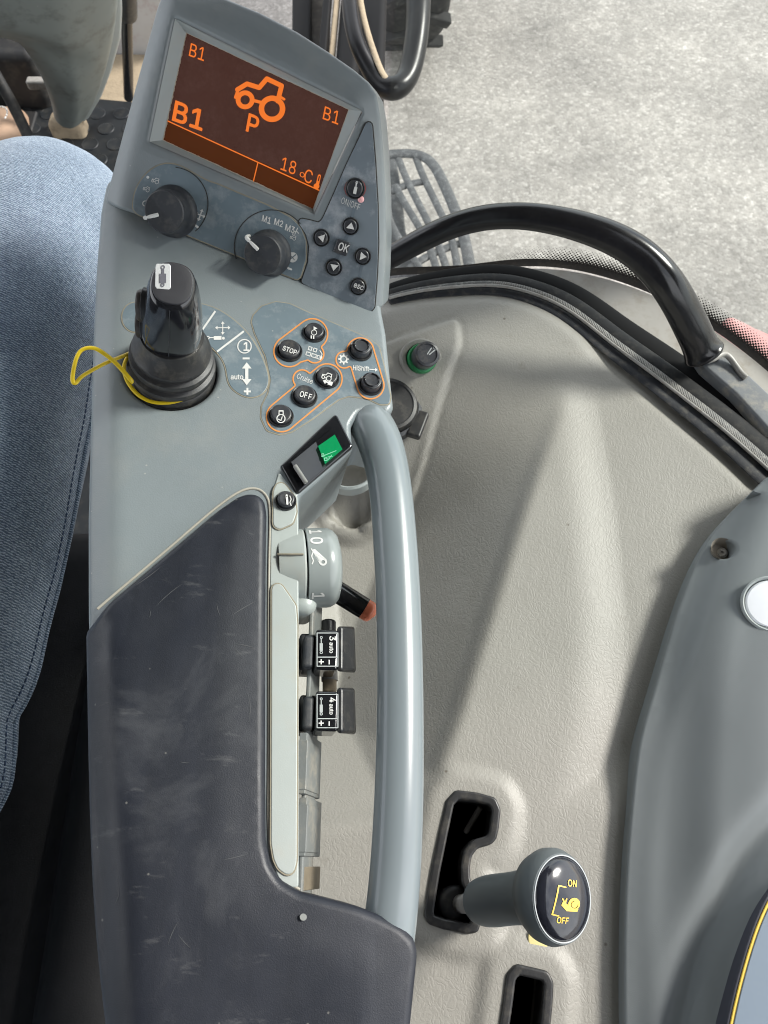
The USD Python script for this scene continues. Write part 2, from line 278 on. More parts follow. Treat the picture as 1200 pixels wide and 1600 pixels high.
def leather(name, col, k=1.0, strength=.75):
    return mat(name, {'g': ('geometry', {}), 'nd': ('noise_texture', {'scale': 60.0 * k, 'detail': 3.0}), 'ad': ('vector_math', {'math_type': 'multiply_add', 'vector2': (.022 / k,) * 3}),
        'mp': ('mapping', {'scale': (1.0, .62, 1.0)}), 'v': ('voronoi_texture', {'scale': 210.0 * k, 'feature': 'distance_to_edge'}), 'n2': ('noise_texture', {'scale': 330.0 * k, 'detail': 4.0, 'distortion': 1.2}),
        'r': ('rgb_ramp', {'ramp': [(0, (0, 0, 0)), (.25, (1, 1, 1))]}), 'h': ('mix', {'fac': .62}),
        'n1': ('noise_texture', {'scale': 7.0, 'detail': 7.0, 'roughness': .62}), 'c': ('mix', {'color1': tuple(x * .86 for x in col), 'color2': tuple(x * 1.1 for x in col)}),
        'n3': ('noise_texture', {'scale': 38.0, 'detail': 6.0, 'roughness': .7}), 'r3': ('rgb_ramp', {'ramp': [(.63, (0, 0, 0)), (.8, (.55, .55, .55))]}), 'd': ('mix', {'color2': (.17, .15, .12)}), 'sv': ('voronoi_texture', {'scale': 34.0}), 'ss': ('separate_color', {}), 'sm': ('math', {'math_type': 'less_than', 'value2': .3}), 'sr': ('rgb_ramp', {'ramp': [(0, (.8, .8, .8)), (.03, (.8, .8, .8)), (.06, (0, 0, 0))]}), 'sx': ('mix', {'mix_type': 'multiply', 'fac': 1.0}), 'sd': ('mix', {'color2': (.09, .07, .05)}),
        'b': ('bump', {'strength': strength, 'distance': .0006}), 'p': ('principled_bsdf', {'roughness': .5, 'specular_ior_level': .45})},
        [('g.position', 'nd.vector'), ('nd.color', 'ad.vector1'), ('g.position', 'ad.vector3'), ('ad.vector', 'mp.vector'), ('mp.vector', 'v.vector'), ('g.position', 'n2.vector'), ('v.distance', 'r.fac'), ('r.color', 'h.color1'), ('n2.color', 'h.color2'), ('h.color', 'b.height'), ('b.normal', 'p.normal'),
         ('g.position', 'n1.vector'), ('n1.fac', 'c.fac'), ('g.position', 'n3.vector'), ('n3.fac', 'r3.fac'), ('r3.color', 'd.fac'), ('c.color', 'd.color1'), ('g.position', 'sv.vector'), ('sv.distance', 'sr.fac'), ('sv.color', 'ss.color'), ('ss.g', 'sm.value1'), ('sr.color', 'sx.color1'), ('sm.value', 'sx.color2'), ('d.color', 'sd.color1'), ('sx.color', 'sd.fac'), ('sd.color', 'p.base_color')])
BEIGE = leather('grained_beige_vinyl', (.275, .264, .235), 1.35, .42)
DENIM = mat('denim', {'g': ('geometry', {}), 'mp': ('mapping', {'rotation': (0, 0, .28)}), 'mq': ('mapping', {'rotation': (0, 0, 1.0)}),
    'w': ('wave_texture', {'bands_direction': 'y', 'scale': 150.0, 'distortion': 4.0, 'detail': 3.0, 'detail_scale': 3.0}), 'w2': ('wave_texture', {'bands_direction': 'x', 'scale': 190.0, 'distortion': 3.0, 'detail': 2.0, 'detail_scale': 2.0}),
    'm': ('mix', {'mix_type': 'multiply', 'fac': .5}), 'n': ('noise_texture', {'scale': 8.0, 'detail': 6.0, 'roughness': .62}), 'n5': ('noise_texture', {'scale': 380.0, 'detail': 3.0}),
    'k1': ('math', {'math_type': 'multiply', 'value2': .72}), 'k2': ('math', {'math_type': 'multiply_add', 'value2': .62}), 'k3': ('math', {'math_type': 'multiply_add', 'value2': .75}), 'k4': ('math', {'math_type': 'subtract', 'value2': .44}),
    'cr': ('rgb_ramp', {'ramp': [(0, (.03, .045, .07)), (.4, (.105, .155, .22)), (1, (.45, .53, .62))]}),
    'b': ('bump', {'strength': .8, 'distance': .0008}), 'p': ('principled_bsdf', {'roughness': .9, 'sheen_weight': .2, 'specular_ior_level': .2})},
    [('g.position', 'mp.vector'), ('g.position', 'mq.vector'), ('mp.vector', 'w.vector'), ('mq.vector', 'w2.vector'), ('w.color', 'm.color1'), ('w2.color', 'm.color2'), ('g.position', 'n.vector'), ('g.position', 'n5.vector'),
     ('m.color', 'k1.value1'), ('n5.fac', 'k2.value1'), ('k1.value', 'k2.value3'), ('n.fac', 'k3.value1'), ('k2.value', 'k3.value3'), ('k3.value', 'k4.value1'), ('k4.value', 'cr.fac'), ('cr.color', 'p.base_color'), ('m.color', 'b.height'), ('b.normal', 'p.normal')])
STITCH = plain('blue_thread', (.05, .08, .14), .9)
SEATM = plastic('seat_cloth', (.012, .012, .013), .9, .4, 700, .2, 30)
ASPHALT = mat('asphalt', {'g': ('geometry', {}), 'v': ('voronoi_texture', {'scale': 85.0}), 'v2': ('voronoi_texture', {'scale': 105.0}), 'n': ('noise_texture', {'scale': 1.7, 'detail': 9.0, 'roughness': .65}), 'n2': ('noise_texture', {'scale': 19.0, 'detail': 7.0, 'roughness': .75}),
    's': ('separate_color', {}), 'r': ('rgb_ramp', {'ramp': [(0, (.225, .21, .192)), (.5, (.275, .258, .238)), (.85, (.315, .297, .275)), (1, (.40, .38, .355))]}), 'q': ('rgb_ramp', {'ramp': [(.30, (.62, .61, .6)), (.70, (1.15, 1.135, 1.11))]}),
    'm': ('mix', {'mix_type': 'multiply', 'fac': 1.0}), 'q2': ('rgb_ramp', {'ramp': [(.3, (.66, .66, .66)), (.7, (1.25, 1.25, 1.25))]}), 'm2': ('mix', {'mix_type': 'multiply', 'fac': .8}),
    'b': ('bump', {'strength': .3, 'distance': .005, 'invert': True}), 'p': ('principled_bsdf', {'roughness': .75})},
    [('g.position', 'v.vector'), ('g.position', 'v2.vector'), ('g.position', 'n.vector'), ('g.position', 'n2.vector'), ('v.color', 's.color'), ('s.r', 'r.fac'), ('n.fac', 'q.fac'), ('r.color', 'm.color1'), ('q.color', 'm.color2'), ('m.color', 'm2.color1'), ('n2.fac', 'q2.fac'), ('q2.color', 'm2.color2'), ('m2.color', 'p.base_color'), ('v.distance', 'b.height'), ('b.normal', 'p.normal')])
GLASS = mat('window_glass', {'f': ('fresnel', {'IOR': 1.25}), 't': ('transparent_bsdf', {'color': (.94, .96, .95)}), 'g': ('glossy_bsdf', {'roughness': .02, 'color': (.8, .8, .8)}), 'm': ('mix_closure', {})}, [('f.fac', 'm.fac'), ('t.BSDF', 'm.closure1'), ('g.BSDF', 'm.closure2')], surface='m.closure')
REDP = plastic('fender_red', (.40, .19, .18), .55, .0, 300, .15, 4, (.5, .33, .31), .9)
COLUMN = plastic('column_plastic', (.135, .155, .148), .5, .15, 900, .12, 9, (.045, .045, .04), .7, speck=.4)
MATM = plastic('floor_rubber', (.012, .0145, .017), .45, .2, 700, .25, 18, DUST, .07)
STUDM = plastic('stud_rubber', (.014, .017, .02), .4, .2, 700, .25, 18, DUST, .1)
SHOE = plastic('tan_leather', (.33, .225, .155), .6, .3, 500, .2, 30)
LINER = plain('roof_liner', (.16, .16, .155), .9)
DARKIN = plastic('dark_cab_plastic', (.014, .0145, .0155), .6, .2, 700, .2, 12, DUST, .12)
PANELG = plastic('dusty_grey_metal', (.36, .35, .34), .7, .3, 200, .25, 9, (.25, .15, .13), .6)
TYREM = plastic('tyre_rubber', (.016, .016, .016), .75, .4, 300, .3, 12, (.13, .12, .11), .3, spec=.25)
GRATE = plastic('galvanised_step', (.05, .051, .053), .5, .2, 300, .5, 20, (.25, .25, .25), .5)
SEALM = plastic('seal_black', (.010, .0105, .0115), .5, .15, 700, .2, 30, DUST, .08, spec=.22)
PLATE = plastic('blue_grey_plate', (.15, .19, .235), .3, .0, 300, .04, 10)
# ================================================================ the setting
structure('ground', grid([[(-60, -60, 0), (-60, 60, 0)], [(60, -60, 0), (60, 60, 0)]], flip=True), ASPHALT)
floor_y1, FZ = 1.74, 1.28
structure('cab_floor', rbox((1.02, 2.5, .06), .01, (-.65, floor_y1 - 1.25, FZ - .03)), TAN, 30)

# ---------------------------------------------------------------- the cab's own shell: roof, posts and rear wall, built where they stand (mostly outside the frame)
cab = thing('cab_frame', 'black tractor cab posts and pale roof around the driver', 'cab frame', (-.4, .2, FZ))
part(cab, 'roof', rbox((1.74, 2.5, .08), .03, (-.36, .30, 2.86)), LINER)
for x, y in ((.42, -.6), (-1.2, -.6), (-1.2, 1.42)):
    part(cab, 'post', rbox((.07, .09, 1.6), .02, (x, y, 2.08)), DARKIN)
part(cab, 'rear_wall', rbox((1.6, .05, 1.5), .015, (-.4, -.66, 2.03)), DARKIN)
part(cab, 'left_sill', rbox((.06, 2.0, .75), .015, (-1.19, .4, 1.65)), DARKIN)
part(cab, 'front_panel', rbox((.8, .04, .5), .015, (-.86, floor_y1 + .02, 1.50)), PANELG, label='dusty grey metal front panel of the cab')

# ---------------------------------------------------------------- seat and driver
seat = thing('driver_seat', 'black cloth driver seat in shadow left of the armrest', 'seat', (-.5, .0, FZ))
part(seat, 'cushion', rbox((.56, .60, .14), .05, (-.50, .02, 1.67)), SEATM)
part(seat, 'side_bolster', tube([(-.235, -.3, 1.72), (-.232, 0, 1.725), (-.25, .28, 1.70)], .045, 24, 16), SEATM)
part(seat, 'seat_back', rbox((.54, .14, .7), .06, (-.50, -.36, 2.0)), SEATM)
part(seat, 'seat_base', rbox((.4, .42, .32), .03, (-.50, .02, 1.44)), DARKIN)
part(seat, 'valve_bracket', rbox((.09, .5, .05), .015, (-.155, .0, 1.66)), DARKIN)

drv = thing('person', 'seated driver in faded blue jeans, knee beside the armrest', 'person', (-.4, .2, FZ))
def leg(o):
    pts = A([(-.46, -.22, 1.80, .102), (-.428, -.05, 1.80, .099), (-.392, .15, 1.82, .095), (-.366, .36, 1.845, .090), (-.358, .552, 1.859, .085), (-.360, .632, 1.838, .080), (-.366, .677, 1.78, .074), (-.375, .692, 1.67, .068), (-.385, .70, 1.52, .062), (-.395, .74, 1.38, .060)])
    if o: pts[:, 0] = o - pts[:, 0]
    c = spline(pts, 160); m = tube(c, 0, raw=True, k=96, hint=(1, .02, .0), dome=True)
    v = m.vertices; nrm = m.vertex_normals
    q = meshkit.fbm(np.c_[v[:, 0] * 9, v[:, 1] * 4.5, v[:, 2] * 9], 3) - .5
    lap = np.clip(1 - np.abs(v[:, 1] - .06) / .17, 0, 1) ** 1.5                 # creases gather towards the hip
    fold = np.abs(np.sin((v[:, 1] + .8 * v[:, 0] - .5 * v[:, 2]) * 34 + 5 * meshkit.noise(v * 6))) - .5
    fine = meshkit.fbm(np.c_[v[:, 0] * 30, v[:, 1] * 11, v[:, 2] * 30], 2) - .5
    m.vertices = v + nrm * (q * .016 + fold * .014 * lap + fine * .003)[:, None]
    return m
jeans = part(drv, 'jeans', [leg(0), leg(-1.04), tube([(-.62, -.24, 1.84), (-.49, -.26, 1.85), (-.36, -.24, 1.84)], .12, 20, 32, rn=.9)], DENIM, smooth=True)
# outer seam of the trousers, a raised ridge with a row of stitches beside it, both laid on the cloth
def on_leg(k, out):
    m = leg(0); n = m.vertex_normals; i = np.arange(k, len(m.vertices), 96); p = m.vertices[i] + n[i] * out; return p[(p[:, 1] > -.15) & (p[:, 1] < .50) & (p[:, 2] > 1.78)]
part(jeans, 'side_seam', tube(on_leg(21, .0004), .0024, 60, 8), DENIM)
st = spline(on_leg(24, .0004), 120)
part(jeans, 'stitching', [tube([a, a + (b - a) * .6], .0008, 2, 6) for a, b in zip(st[:-1], st[1:])], STITCH)
def shoe(x, y):
    S = []
    for t, w, h in ((0, .03, .05), (.1, .04, .085), (.3, .042, .085), (.55, .045, .06), (.8, .047, .042), (.95, .036, .034), (1, .015, .02)):
        S.append([(x + w * math.copysign(abs(math.cos(a)) ** .7, math.cos(a)), y + t * .28, FZ + .012 + (h if math.sin(a) > 0 else 0) * abs(math.sin(a)) ** .7) for a in np.linspace(0, 2 * np.pi, 24, endpoint=False)])
    return grid(S, closed_v=True)
for x, y in ((-.39, .70), (-.65, .70)):
    sh = part(drv, 'shoe', shoe(x, y), SHOE, label='tan leather shoe with pale stitching')
    part(sh, 'sole', rbox((.1, .29, .014), .005, (x, y + .145, FZ + .012)), DARKIN)
    part(sh, 'stitching', [tube([(x + .03 * math.sin(a), y + .17 + .07 * math.cos(a), FZ + .085 - .02 * math.cos(a)), (x + .03 * math.sin(a + .1), y + .17 + .07 * math.cos(a + .1), FZ + .085 - .02 * math.cos(a + .1))], .0018, 2, 5) for a in np.arange(-1.5, 1.5, .2)], WHITE)

fit_ = lambda pts, n: [tuple(p) for p in spline(A(pts, float), n)]
def smooth(x, a, b): t = np.clip((x - a) / (b - a), 0, 1); return t * t * (3 - 2 * t)
# ---------------------------------------------------------------- floor, pedals, steering column
fm = thing('floor_mat', 'black rubber floor mat with raised round studs', 'floor mat', az(150, 180, FZ))
L0 = level(FZ + .014)
part(fm, 'mat', pillow(L0, L0.poly([(-80, 90), (90, 165), (150, 153), (228, 160), (215, 330), (300, 1000), (-900, 1000), (-300, 300)]), .004, .013, .06), MATM)
o, e = L0.uv((152, 178)), .054
for i in range(-9, 6):
    for j in range(-8, 3):
        c = o + e * A([i + .5 * (j % 2), j * .9])
        px = L0.to3(c); 
        if Polygon(L0.uv([(-60, 120), (90, 172), (150, 162), (220, 168), (207, 320), (100, 400), (-140, 400)])).contains(Point(c)):
            part(fm, 'stud', lathe(px, (0, 0, 1), [(.0185, -.002), (.0185, .0012), (.017, .0022), (.0155, .0014), (.0001, .0014)], 20), STUDM, smooth=40)
col = thing('steering_column', 'grey green moulded steering column cowl with dark scuffs', 'steering column', az(115, 190, FZ))
def loft(secs, k=28, n=40):
    """secs: px, py, z, half width in px, depth factor"""
    P = A([np.r_[az(a, b, z), w / FP * np.linalg.norm(az(a, b, z) - CAM)] for a, b, z, w in secs])
    return tube(P, 0, n, k, hint=(0, .5, 1), rn=.8)
ca, cb, cc = az(110, 192, 1.36), az(190, -20, 1.70), az(-40, 40, 1.66)
CN = np.cross(cb - ca, cc - ca); CN = CN * np.sign(CN @ (CAM - ca)); CPL = Plane(ca, CN)
cow = rnd(CPL.poly(fit_(A([(-160, 66), (-60, 52), (0, 55), (24, 64), (44, 88), (62, 118), (78, 156), (86, 190)]), 40) + fit_(A([(92, 194), (120, 194), (136, 182), (152, 152), (166, 112), (176, 72), (184, 20), (188, -60), (190, -150)]), 40) + [(-160, -150)]), .006)
cowB = cow.exterior
def cowz(q):
    P = shapely.points(q[:, 0], q[:, 1]); d = shapely.distance(P, cowB); return .05 * np.sqrt(smooth(d, -.004, .11)) - .012 * np.exp(-(((q - CPL.uv((88, 66))) @ A([.6, .8])) / .05) ** 2) * smooth(d, .02, .08)
part(col, 'cowl', pillow(CPL, cow, .012, .07, .009, extra=cowz, bsp=.006, presmooth=False), COLUMN, smooth=60)
part(col, 'side_strip', pillow(CPL.up(-.03), rnd(CPL.poly([(186, -150), (192, 20), (190, 60), (176, 110), (160, 152), (140, 186), (126, 196), (120, 150), (150, 60), (160, -150)], -.03), .004), .006, .05, .012), BEZEL, smooth=50)
part(col, 'base_block', rbox((.075, .05, .05), .014, az(108, 198, FZ + .025)), TAN)
rod = thing('gear_lever', 'black upright lever rod behind the display, left side', 'lever', az(201, 160, FZ))
a, b = az(201, 152, FZ + .04), az(197, -10, 1.62)
part(rod, 'shaft', tube([a, b], .0105, 12, 14), HANDLE)
part(rod, 'collar', tube([az(199, 22, 1.58), az(197, -30, 1.66)], .018, 8, 16), BLACK)
pd = thing('pedal', 'worn black pedal bar crossing above the tan shoe', 'pedal', az(45, 215, FZ))
part(pd, 'arm', tube([az(-40, 60, 1.52), az(0, 128, 1.46), az(22, 168, 1.42), az(45, 216, 1.38)], .011, 24, 14), DARKIN)
part(pd, 'foot_plate', rbox((.05, .06, .012), .005, az(58, 250, 1.36)), DARKIN)
ws = thing('work_shoe', 'tan leather shoe with pale stitching behind the black pedal bar', 'shoe', az(4, 205, FZ))
wx0, wy0, _ = az(-14, 204, FZ + .07); wy0 -= .16
part(ws, 'upper', shoe(wx0, wy0), SHOE)
part(ws, 'sole', rbox((.1, .29, .014), .005, (wx0, wy0 + .145, FZ + .012)), DARKIN)
part(ws, 'stitching', [tube([(wx0 + .03 * math.sin(a), wy0 + .17 + .07 * math.cos(a), FZ + .085 - .02 * math.cos(a)), (wx0 + .03 * math.sin(a + .1), wy0 + .17 + .07 * math.cos(a + .1), FZ + .085 - .02 * math.cos(a + .1))], .0018, 2, 5) for a in np.arange(-1.5, 1.5, .2)], WHITE)
blk = thing('pedal_block', 'dark pedal housing in the gap under the steering column', 'pedal housing', az(30, 110, FZ))
part(blk, 'housing', rbox((.16, .14, .14), .02, az(20, 100, FZ + .07)), DARKIN)
part(blk, 'link', rbox((.05, .02, .02), .005, az(62, 130, 1.40)), STEEL)

# ---------------------------------------------------------------- outside: red fender, step, tyre, bonnet side
fen = thing('rear_fender', 'faded red tractor fender outside the glass at the right', 'fender', az(1180, 560, 1.4))
part(fen, 'fender_skin', tube([az(1128, 528, 1.42), az(1185, 560, 1.42), az(1290, 640, 1.42), az(1400, 740, 1.42)], .045, 30, 20, rn=.5), REDP)
part(fen, 'fender_top', pillow(level(1.43), level(1.43).poly([(1122, 515), (1180, 508), (1300, 560), (1500, 700), (1420, 800), (1300, 690), (1200, 590), (1135, 548)]), .012, .08, .03), REDP)
stp = thing('access_step', 'dusty grey slatted access step outside, beyond the black handle', 'step', az(660, 340, .62))
ZS = .62
def bar(pts, w, z=ZS): return tube([az(x, y, z) for x, y in pts], w, 30, 12, rn=.5)
part(stp, 'frame', bar([(590, 243), (612, 241), (650, 241), (672, 252), (690, 280), (707, 318), (722, 360), (733, 410), (738, 450), (735, 480)], .019), GRATE)
for p in ([(622, 246), (640, 290), (660, 330), (682, 375), (700, 430), (706, 470)], [(650, 246), (668, 290), (690, 335), (706, 375), (716, 430), (718, 470)], [(618, 290), (640, 330), (668, 380), (684, 430), (690, 475)], [(606, 330), (622, 370), (650, 410), (668, 470)]):
    part(stp, 'slat', bar(p, .0125, ZS - .004), GRATE)
part(stp, 'cross_bar', bar([(612, 300), (640, 288), (668, 284)], .014, ZS - .01), GRATE)
part(stp, 'cross_bar', bar([(640, 420), (670, 400), (708, 384), (724, 380)], .014, ZS - .01), GRATE)
part(stp, 'side_plate', pillow(level(ZS - .06), level(ZS - .06).poly([(560, 230), (618, 240), (628, 300), (634, 360), (652, 420), (664, 500), (560, 500)]), .006, .01, .04), GRATE)
ty = thing('front_tyre', 'black dusty front tyre outside at the top edge', 'tyre', az(640, -60, 0))
tc = az(632, -185, .62); tc[2] = .62; R0 = .60
prof = [(R0 * .52, -.11), (R0 * .8, -.155), (R0 * .94, -.145), (R0, -.10), (R0 * 1.01, 0), (R0, .10), (R0 * .94, .145), (R0 * .8, .155), (R0 * .52, .11)]
part(ty, 'carcass', lathe(tc, (1, .1, 0), prof + prof[:1], 64), TYREM, smooth=50)
part(ty, 'rim', lathe(tc, (1, .1, 0), [(R0 * .53, -.1), (R0 * .5, -.05), (R0 * .3, -.03), (.001, -.03)], 48), REDP)
for k in range(30):
    a = 2 * math.pi * k / 30; s = 1 if k % 2 else -1; d = A([-.1 * math.cos(a), math.cos(a), math.sin(a)]); t = A([0, -math.sin(a), math.cos(a)])
    part(ty, 'lug', rbox((.16, .045, .05), .008, tc + d * R0 * 1.0 + A([1, .1, 0]) * .072 * s, (unit(A([1, .1, 0]) + t * .5 * s), unit(t - A([1, .1, 0]) * .5 * s), d)), TYREM)

# ---------------------------------------------------------------- front door post and the hoop beside it
post = thing('door_post', 'black door post with tan dusty rubber strip behind the display', 'door post', az(510, 60, 1.3))
def slab(p0, p1, w, z0, z1, t=.03):
    a, b = az(*p0, z0), az(*p1, z1); d = unit(b - a); s = unit(np.cross(d, (0, 0, 1)))
    return rbox((w, np.linalg.norm(b - a), t), min(w, t) * .3, (a + b) / 2, (s, d, np.cross(s, d)))
part(post, 'rear_channel', slab((472, 150), (472, -60), .045, 1.30, 1.34), POSTM)
part(post, 'brown_panel', slab((492, 160), (500, -60), .06, 1.27, 1.31), plastic('brown_dust', (.04, .034, .028), .8, .3, 200, .3, 14, DUST, .15))
part(post, 'tan_strip', slab((514, 140), (532, -60), .014, 1.33, 1.37, .016), TAN)
part(post, 'front_channel', slab((500, 140), (517, -60), .018, 1.34, 1.38), POSTM)
part(post, 'door_edge', slab((538, 170), (556, -60), .05, 1.32, 1.36, .06), POSTM)
part(post, 'sill_cover', slab((575, 190), (585, -60), .07, 1.24, 1.26, .06), POSTM)
hoop = thing('grab_hoop', 'black steel hoop with tan worn inner edge beside the display', 'grab hoop', az(607, 140, 1.5))
hp = [(543, -90, 1.62), (545, -30, 1.60), (549, 30, 1.58), (562, 78, 1.56), (580, 112, 1.54), (597, 134, 1.53), (616, 138, 1.53), (634, 124, 1.53), (645, 92, 1.54), (652, 45, 1.56), (654, -10, 1.58), (654, -90, 1.6)]
rad = [10, 10, 10.5, 11, 12, 14, 15, 15, 15.5, 15.5, 16, 16]
part(hoop, 'tube', tube([np.r_[az(x, y, z), r / FP * np.linalg.norm(az(x, y, z) - CAM)] for (x, y, z), r in zip(hp, rad)], 0, 90, 24, hint=(0, -.4, 1)), HOOPM, smooth=True)
part(hoop, 'worn_strip', tube([np.r_[az(x, y, z), .0055] for x, y, z in [(560, -60, 1.6), (563, 0, 1.585), (573, 46, 1.572), (586, 86, 1.56), (599, 116, 1.55), (606, 124, 1.545)]] , 0, 40, 12, rn=.5), TAN, smooth=True)
# ================================================================ right side console (grained beige moulding)
ZC = 1.83
LC = level(ZC)
def smooth(x, a, b): t = np.clip((x - a) / (b - a), 0, 1); return t * t * (3 - 2 * t)
EDGE = [(480, 560), (560, 490), (610, 472), (660, 463), (720, 458), (780, 459), (830, 472), (880, 497), (940, 545), (1000, 592), (1060, 640), (1120, 690), (1180, 745)]
EDGE_S = spline(A(EDGE), 90); NRM = np.gradient(EDGE_S, axis=0); NRM = np.stack([NRM[:, 1], -NRM[:, 0]], 1); NRM /= np.linalg.norm(NRM, axis=1)[:, None]
con_px = [tuple(p) for p in EDGE_S + NRM * 13] + [(1230, 790), (1230, 1750), (480, 1750), (440, 1200), (440, 700)]
conP = LC.poly(con_px)
leftP = LC.poly([(895, 600), (883, 640), (826, 800), (770, 980), (722, 1140), (690, 1235), (300, 1300), (300, 560), (700, 470), (840, 520)])
leftLim = LC.poly([(300, 560), (300, 300), (930, 420), (899, 570), (884, 640), (826, 800), (770, 980), (726, 1120), (690, 1215), (620, 1290), (300, 1330)])
rightP = LC.poly([(872, 600), (898, 780), (912, 960), (905, 1120), (880, 1250), (1400, 1300), (1400, 500), (960, 470)])
gate1 = [(711, 1235), (745, 1239), (773, 1247), (781, 1265), (778, 1295), (774, 1312), (766, 1320), (745, 1326), (736, 1338), (733, 1356), (734, 1376), (744, 1388), (754, 1400), (755, 1425), (746, 1456), (728, 1459), (690, 1451), (668, 1443), (662, 1429), (667, 1395), (673, 1360), (685, 1302), (696, 1251)]
gate2 = [(804, 1504), (830, 1510), (855, 1516), (863, 1534), (861, 1570), (857, 1610), (850, 1700), (770, 1700), (779, 1600), (785, 1560), (790, 1520)]
g1, g2 = rnd(LC.poly(gate1), .0035), rnd(LC.poly(gate2), .004)
triP = LC.poly([(560, 545), (602, 536), (660, 514), (707, 498), (719, 505), (721, 538), (708, 575), (690, 622), (668, 690), (650, 735), (600, 780), (560, 780)])
bossC = LC.uv((546, 728))
YA = float(LC.uv((880, 560))[1])
TRP = LC.poly([(1200, 753), (1168, 787), (1133, 830), (1105, 885), (1083, 945), (1064, 1010), (1043, 1085), (1026, 1150), (1014, 1230), (1006, 1320), (1001, 1420), (1000, 1520), (1001, 1600), (1005, 1800), (1700, 1800), (1700, 700)])
def conz(q):
    P = shapely.points(q[:, 0], q[:, 1])
    d = shapely.distance(P, leftLim.exterior) * np.where(shapely.contains(leftLim, P), 1, -1)
    wrap = smooth(d, -.008, .016)
    # the flank falls away from the crease towards the armrest
    z = -wrap * np.clip(d, 0, .12) * .74 * smooth(YA - q[:, 1], 0, .17)
    dr = shapely.distance(P, rightP.exterior) * np.where(shapely.contains(rightP, P), 1, -1)
    z -= .16 * np.clip(dr + .012, 0, .05) * smooth(dr, -.02, .03)
    de = shapely.distance(P, EL); z -= .005 * (1 - smooth(de, 0, .022)) ** 2
    for g in (g1, g2):
        dg = shapely.distance(P, g); z += .0045 * (1 - smooth(dg, .009, .021))
    dt = shapely.distance(P, triP.exterior) * np.where(shapely.contains(triP, P), 1, -1)
    z += .004 * smooth(dt, -.001, .0035) - .0015 * np.exp(-(dt / .0022) ** 2)
    rb = np.hypot(*(q - bossC).T); z += .007 * smooth(-rb, -.045, -.036) - .016 * smooth(-rb, -.027, -.024)
    dd = shapely.distance(P, TRP.exterior) * np.where(shapely.contains(TRP, P), 1, -1); z -= .022 * smooth(dd, -.002, .014)
    z += .0012 * (meshkit.fbm(np.c_[q * 12, np.zeros(len(q))], 3) - .5)
    return z
EL = LineString(LC.uv(EDGE_S + NRM * 4))
def conpt(x, y, h=0.0):
    """the point of the moulded surface seen at a spot of the photograph"""
    w = 0.0
    for _ in range(6): w = float(conz(LC.uv((x, y), w)[None])[0])
    return LC.to3(LC.uv((x, y), w), w + h)
con = thing('side_console', 'grained beige vinyl side console between armrest and window', 'console', LC.at((900, 1000)))
holeP = conP.difference(g1.buffer(-.004)).difference(g2.buffer(-.004))
part(con, 'moulded_cover', pillow(LC, holeP, .003, .05, .0042, extra=conz, bsp=.0035), BEIGE, smooth=50)
def gate(px, poly, inner_off):
    base = conz(A([[*poly.centroid.coords[0]]]))[0]
    pl = level(ZC + .0065); inn = shapely.transform(poly, lambda q: q)
    ring = inn.difference(inn.buffer(-inner_off))
    return part(con, 'gate_bezel', pillow(pl, ring, .0018, .03, .004, presmooth=False, bsp=.0025), RUBBER, label=None)
gate(gate1, g1, .0066); gate(gate2, g2, .0066)
for nm, g in (('slot_well', g1), ('slot_well', g2)):
    part(con, nm, [pillow(level(ZC - .11), g.buffer(.02), .001, .004, .02)] + [grid(np.stack([np.c_[resample(g.buffer(.004).exterior.coords, .006), np.full(len(resample(g.buffer(.004).exterior.coords, .006)), z)] for z in (ZC - .004, ZC - .11)]), closed_v=True)], plain('slot_black', (.006, .006, .006), .9) if nm and g is g1 else '/World/Looks/slot_black')
part(con, 'return_spring', tube([az(728, 1300, ZC - .03), az(750, 1262, ZC - .018)], .0022, 6, 8), STEEL)
part(con, 'gate_lip', pillow(level(ZC + .003), level(ZC + .003).poly([(724, 1328), (742, 1322), (756, 1326), (744, 1340), (738, 1358), (738, 1378), (748, 1392), (735, 1392), (722, 1372)]), .002, .02, .004), RUBBER)
bad = conpt(841, 1468, .0008)
part(con, 'badge', lathe(bad, (0, 0, 1), [(.0072, -.002), (.0072, .0006), (.0066, .001), (.0001, .001)], 28), plain('cream_yellow', (.68, .58, .26), .45))
gb, gt = conpt(657, 563, 0), None
gax = unit(az(670, 553, ZC + .025) - az(660, 562, ZC))
gsrc = conpt(658, 563, .0015)
kb = part(con, 'green_ring', lathe(gsrc, gax, [(.0145, -.01), (.0145, .006), (.0135, .0085), (.010, .009), (.0001, .009)], 36), GREENR)
part(con, 'ring_seat', lathe(gsrc, gax, [(.021, -.01), (.0205, .0005), (.019, .002), (.0155, .002), (.0145, -.002)], 36), BEIGE)
pb = part(con, 'push_button', lathe(gsrc, gax, [(.0118, 0), (.0118, .017), (.0122, .0185), (.0122, .026), (.0115, .0275), (.0095, .028), (.0092, .0268), (.0001, .0268)], 36), CAP, label='black round push button with green ring')
pg = Plane(gsrc + gax * .0268, gax)
part(pb, 'horn_symbol', pxsheet(pg, unary_union([ln((668, 553), (674, 544), w=1.6), ln((671, 554), (678, 548), w=1.6), ln((678, 548), (684, 545), w=2), ringpx((680, 543), 2.5, 1.2)])), GREYP)
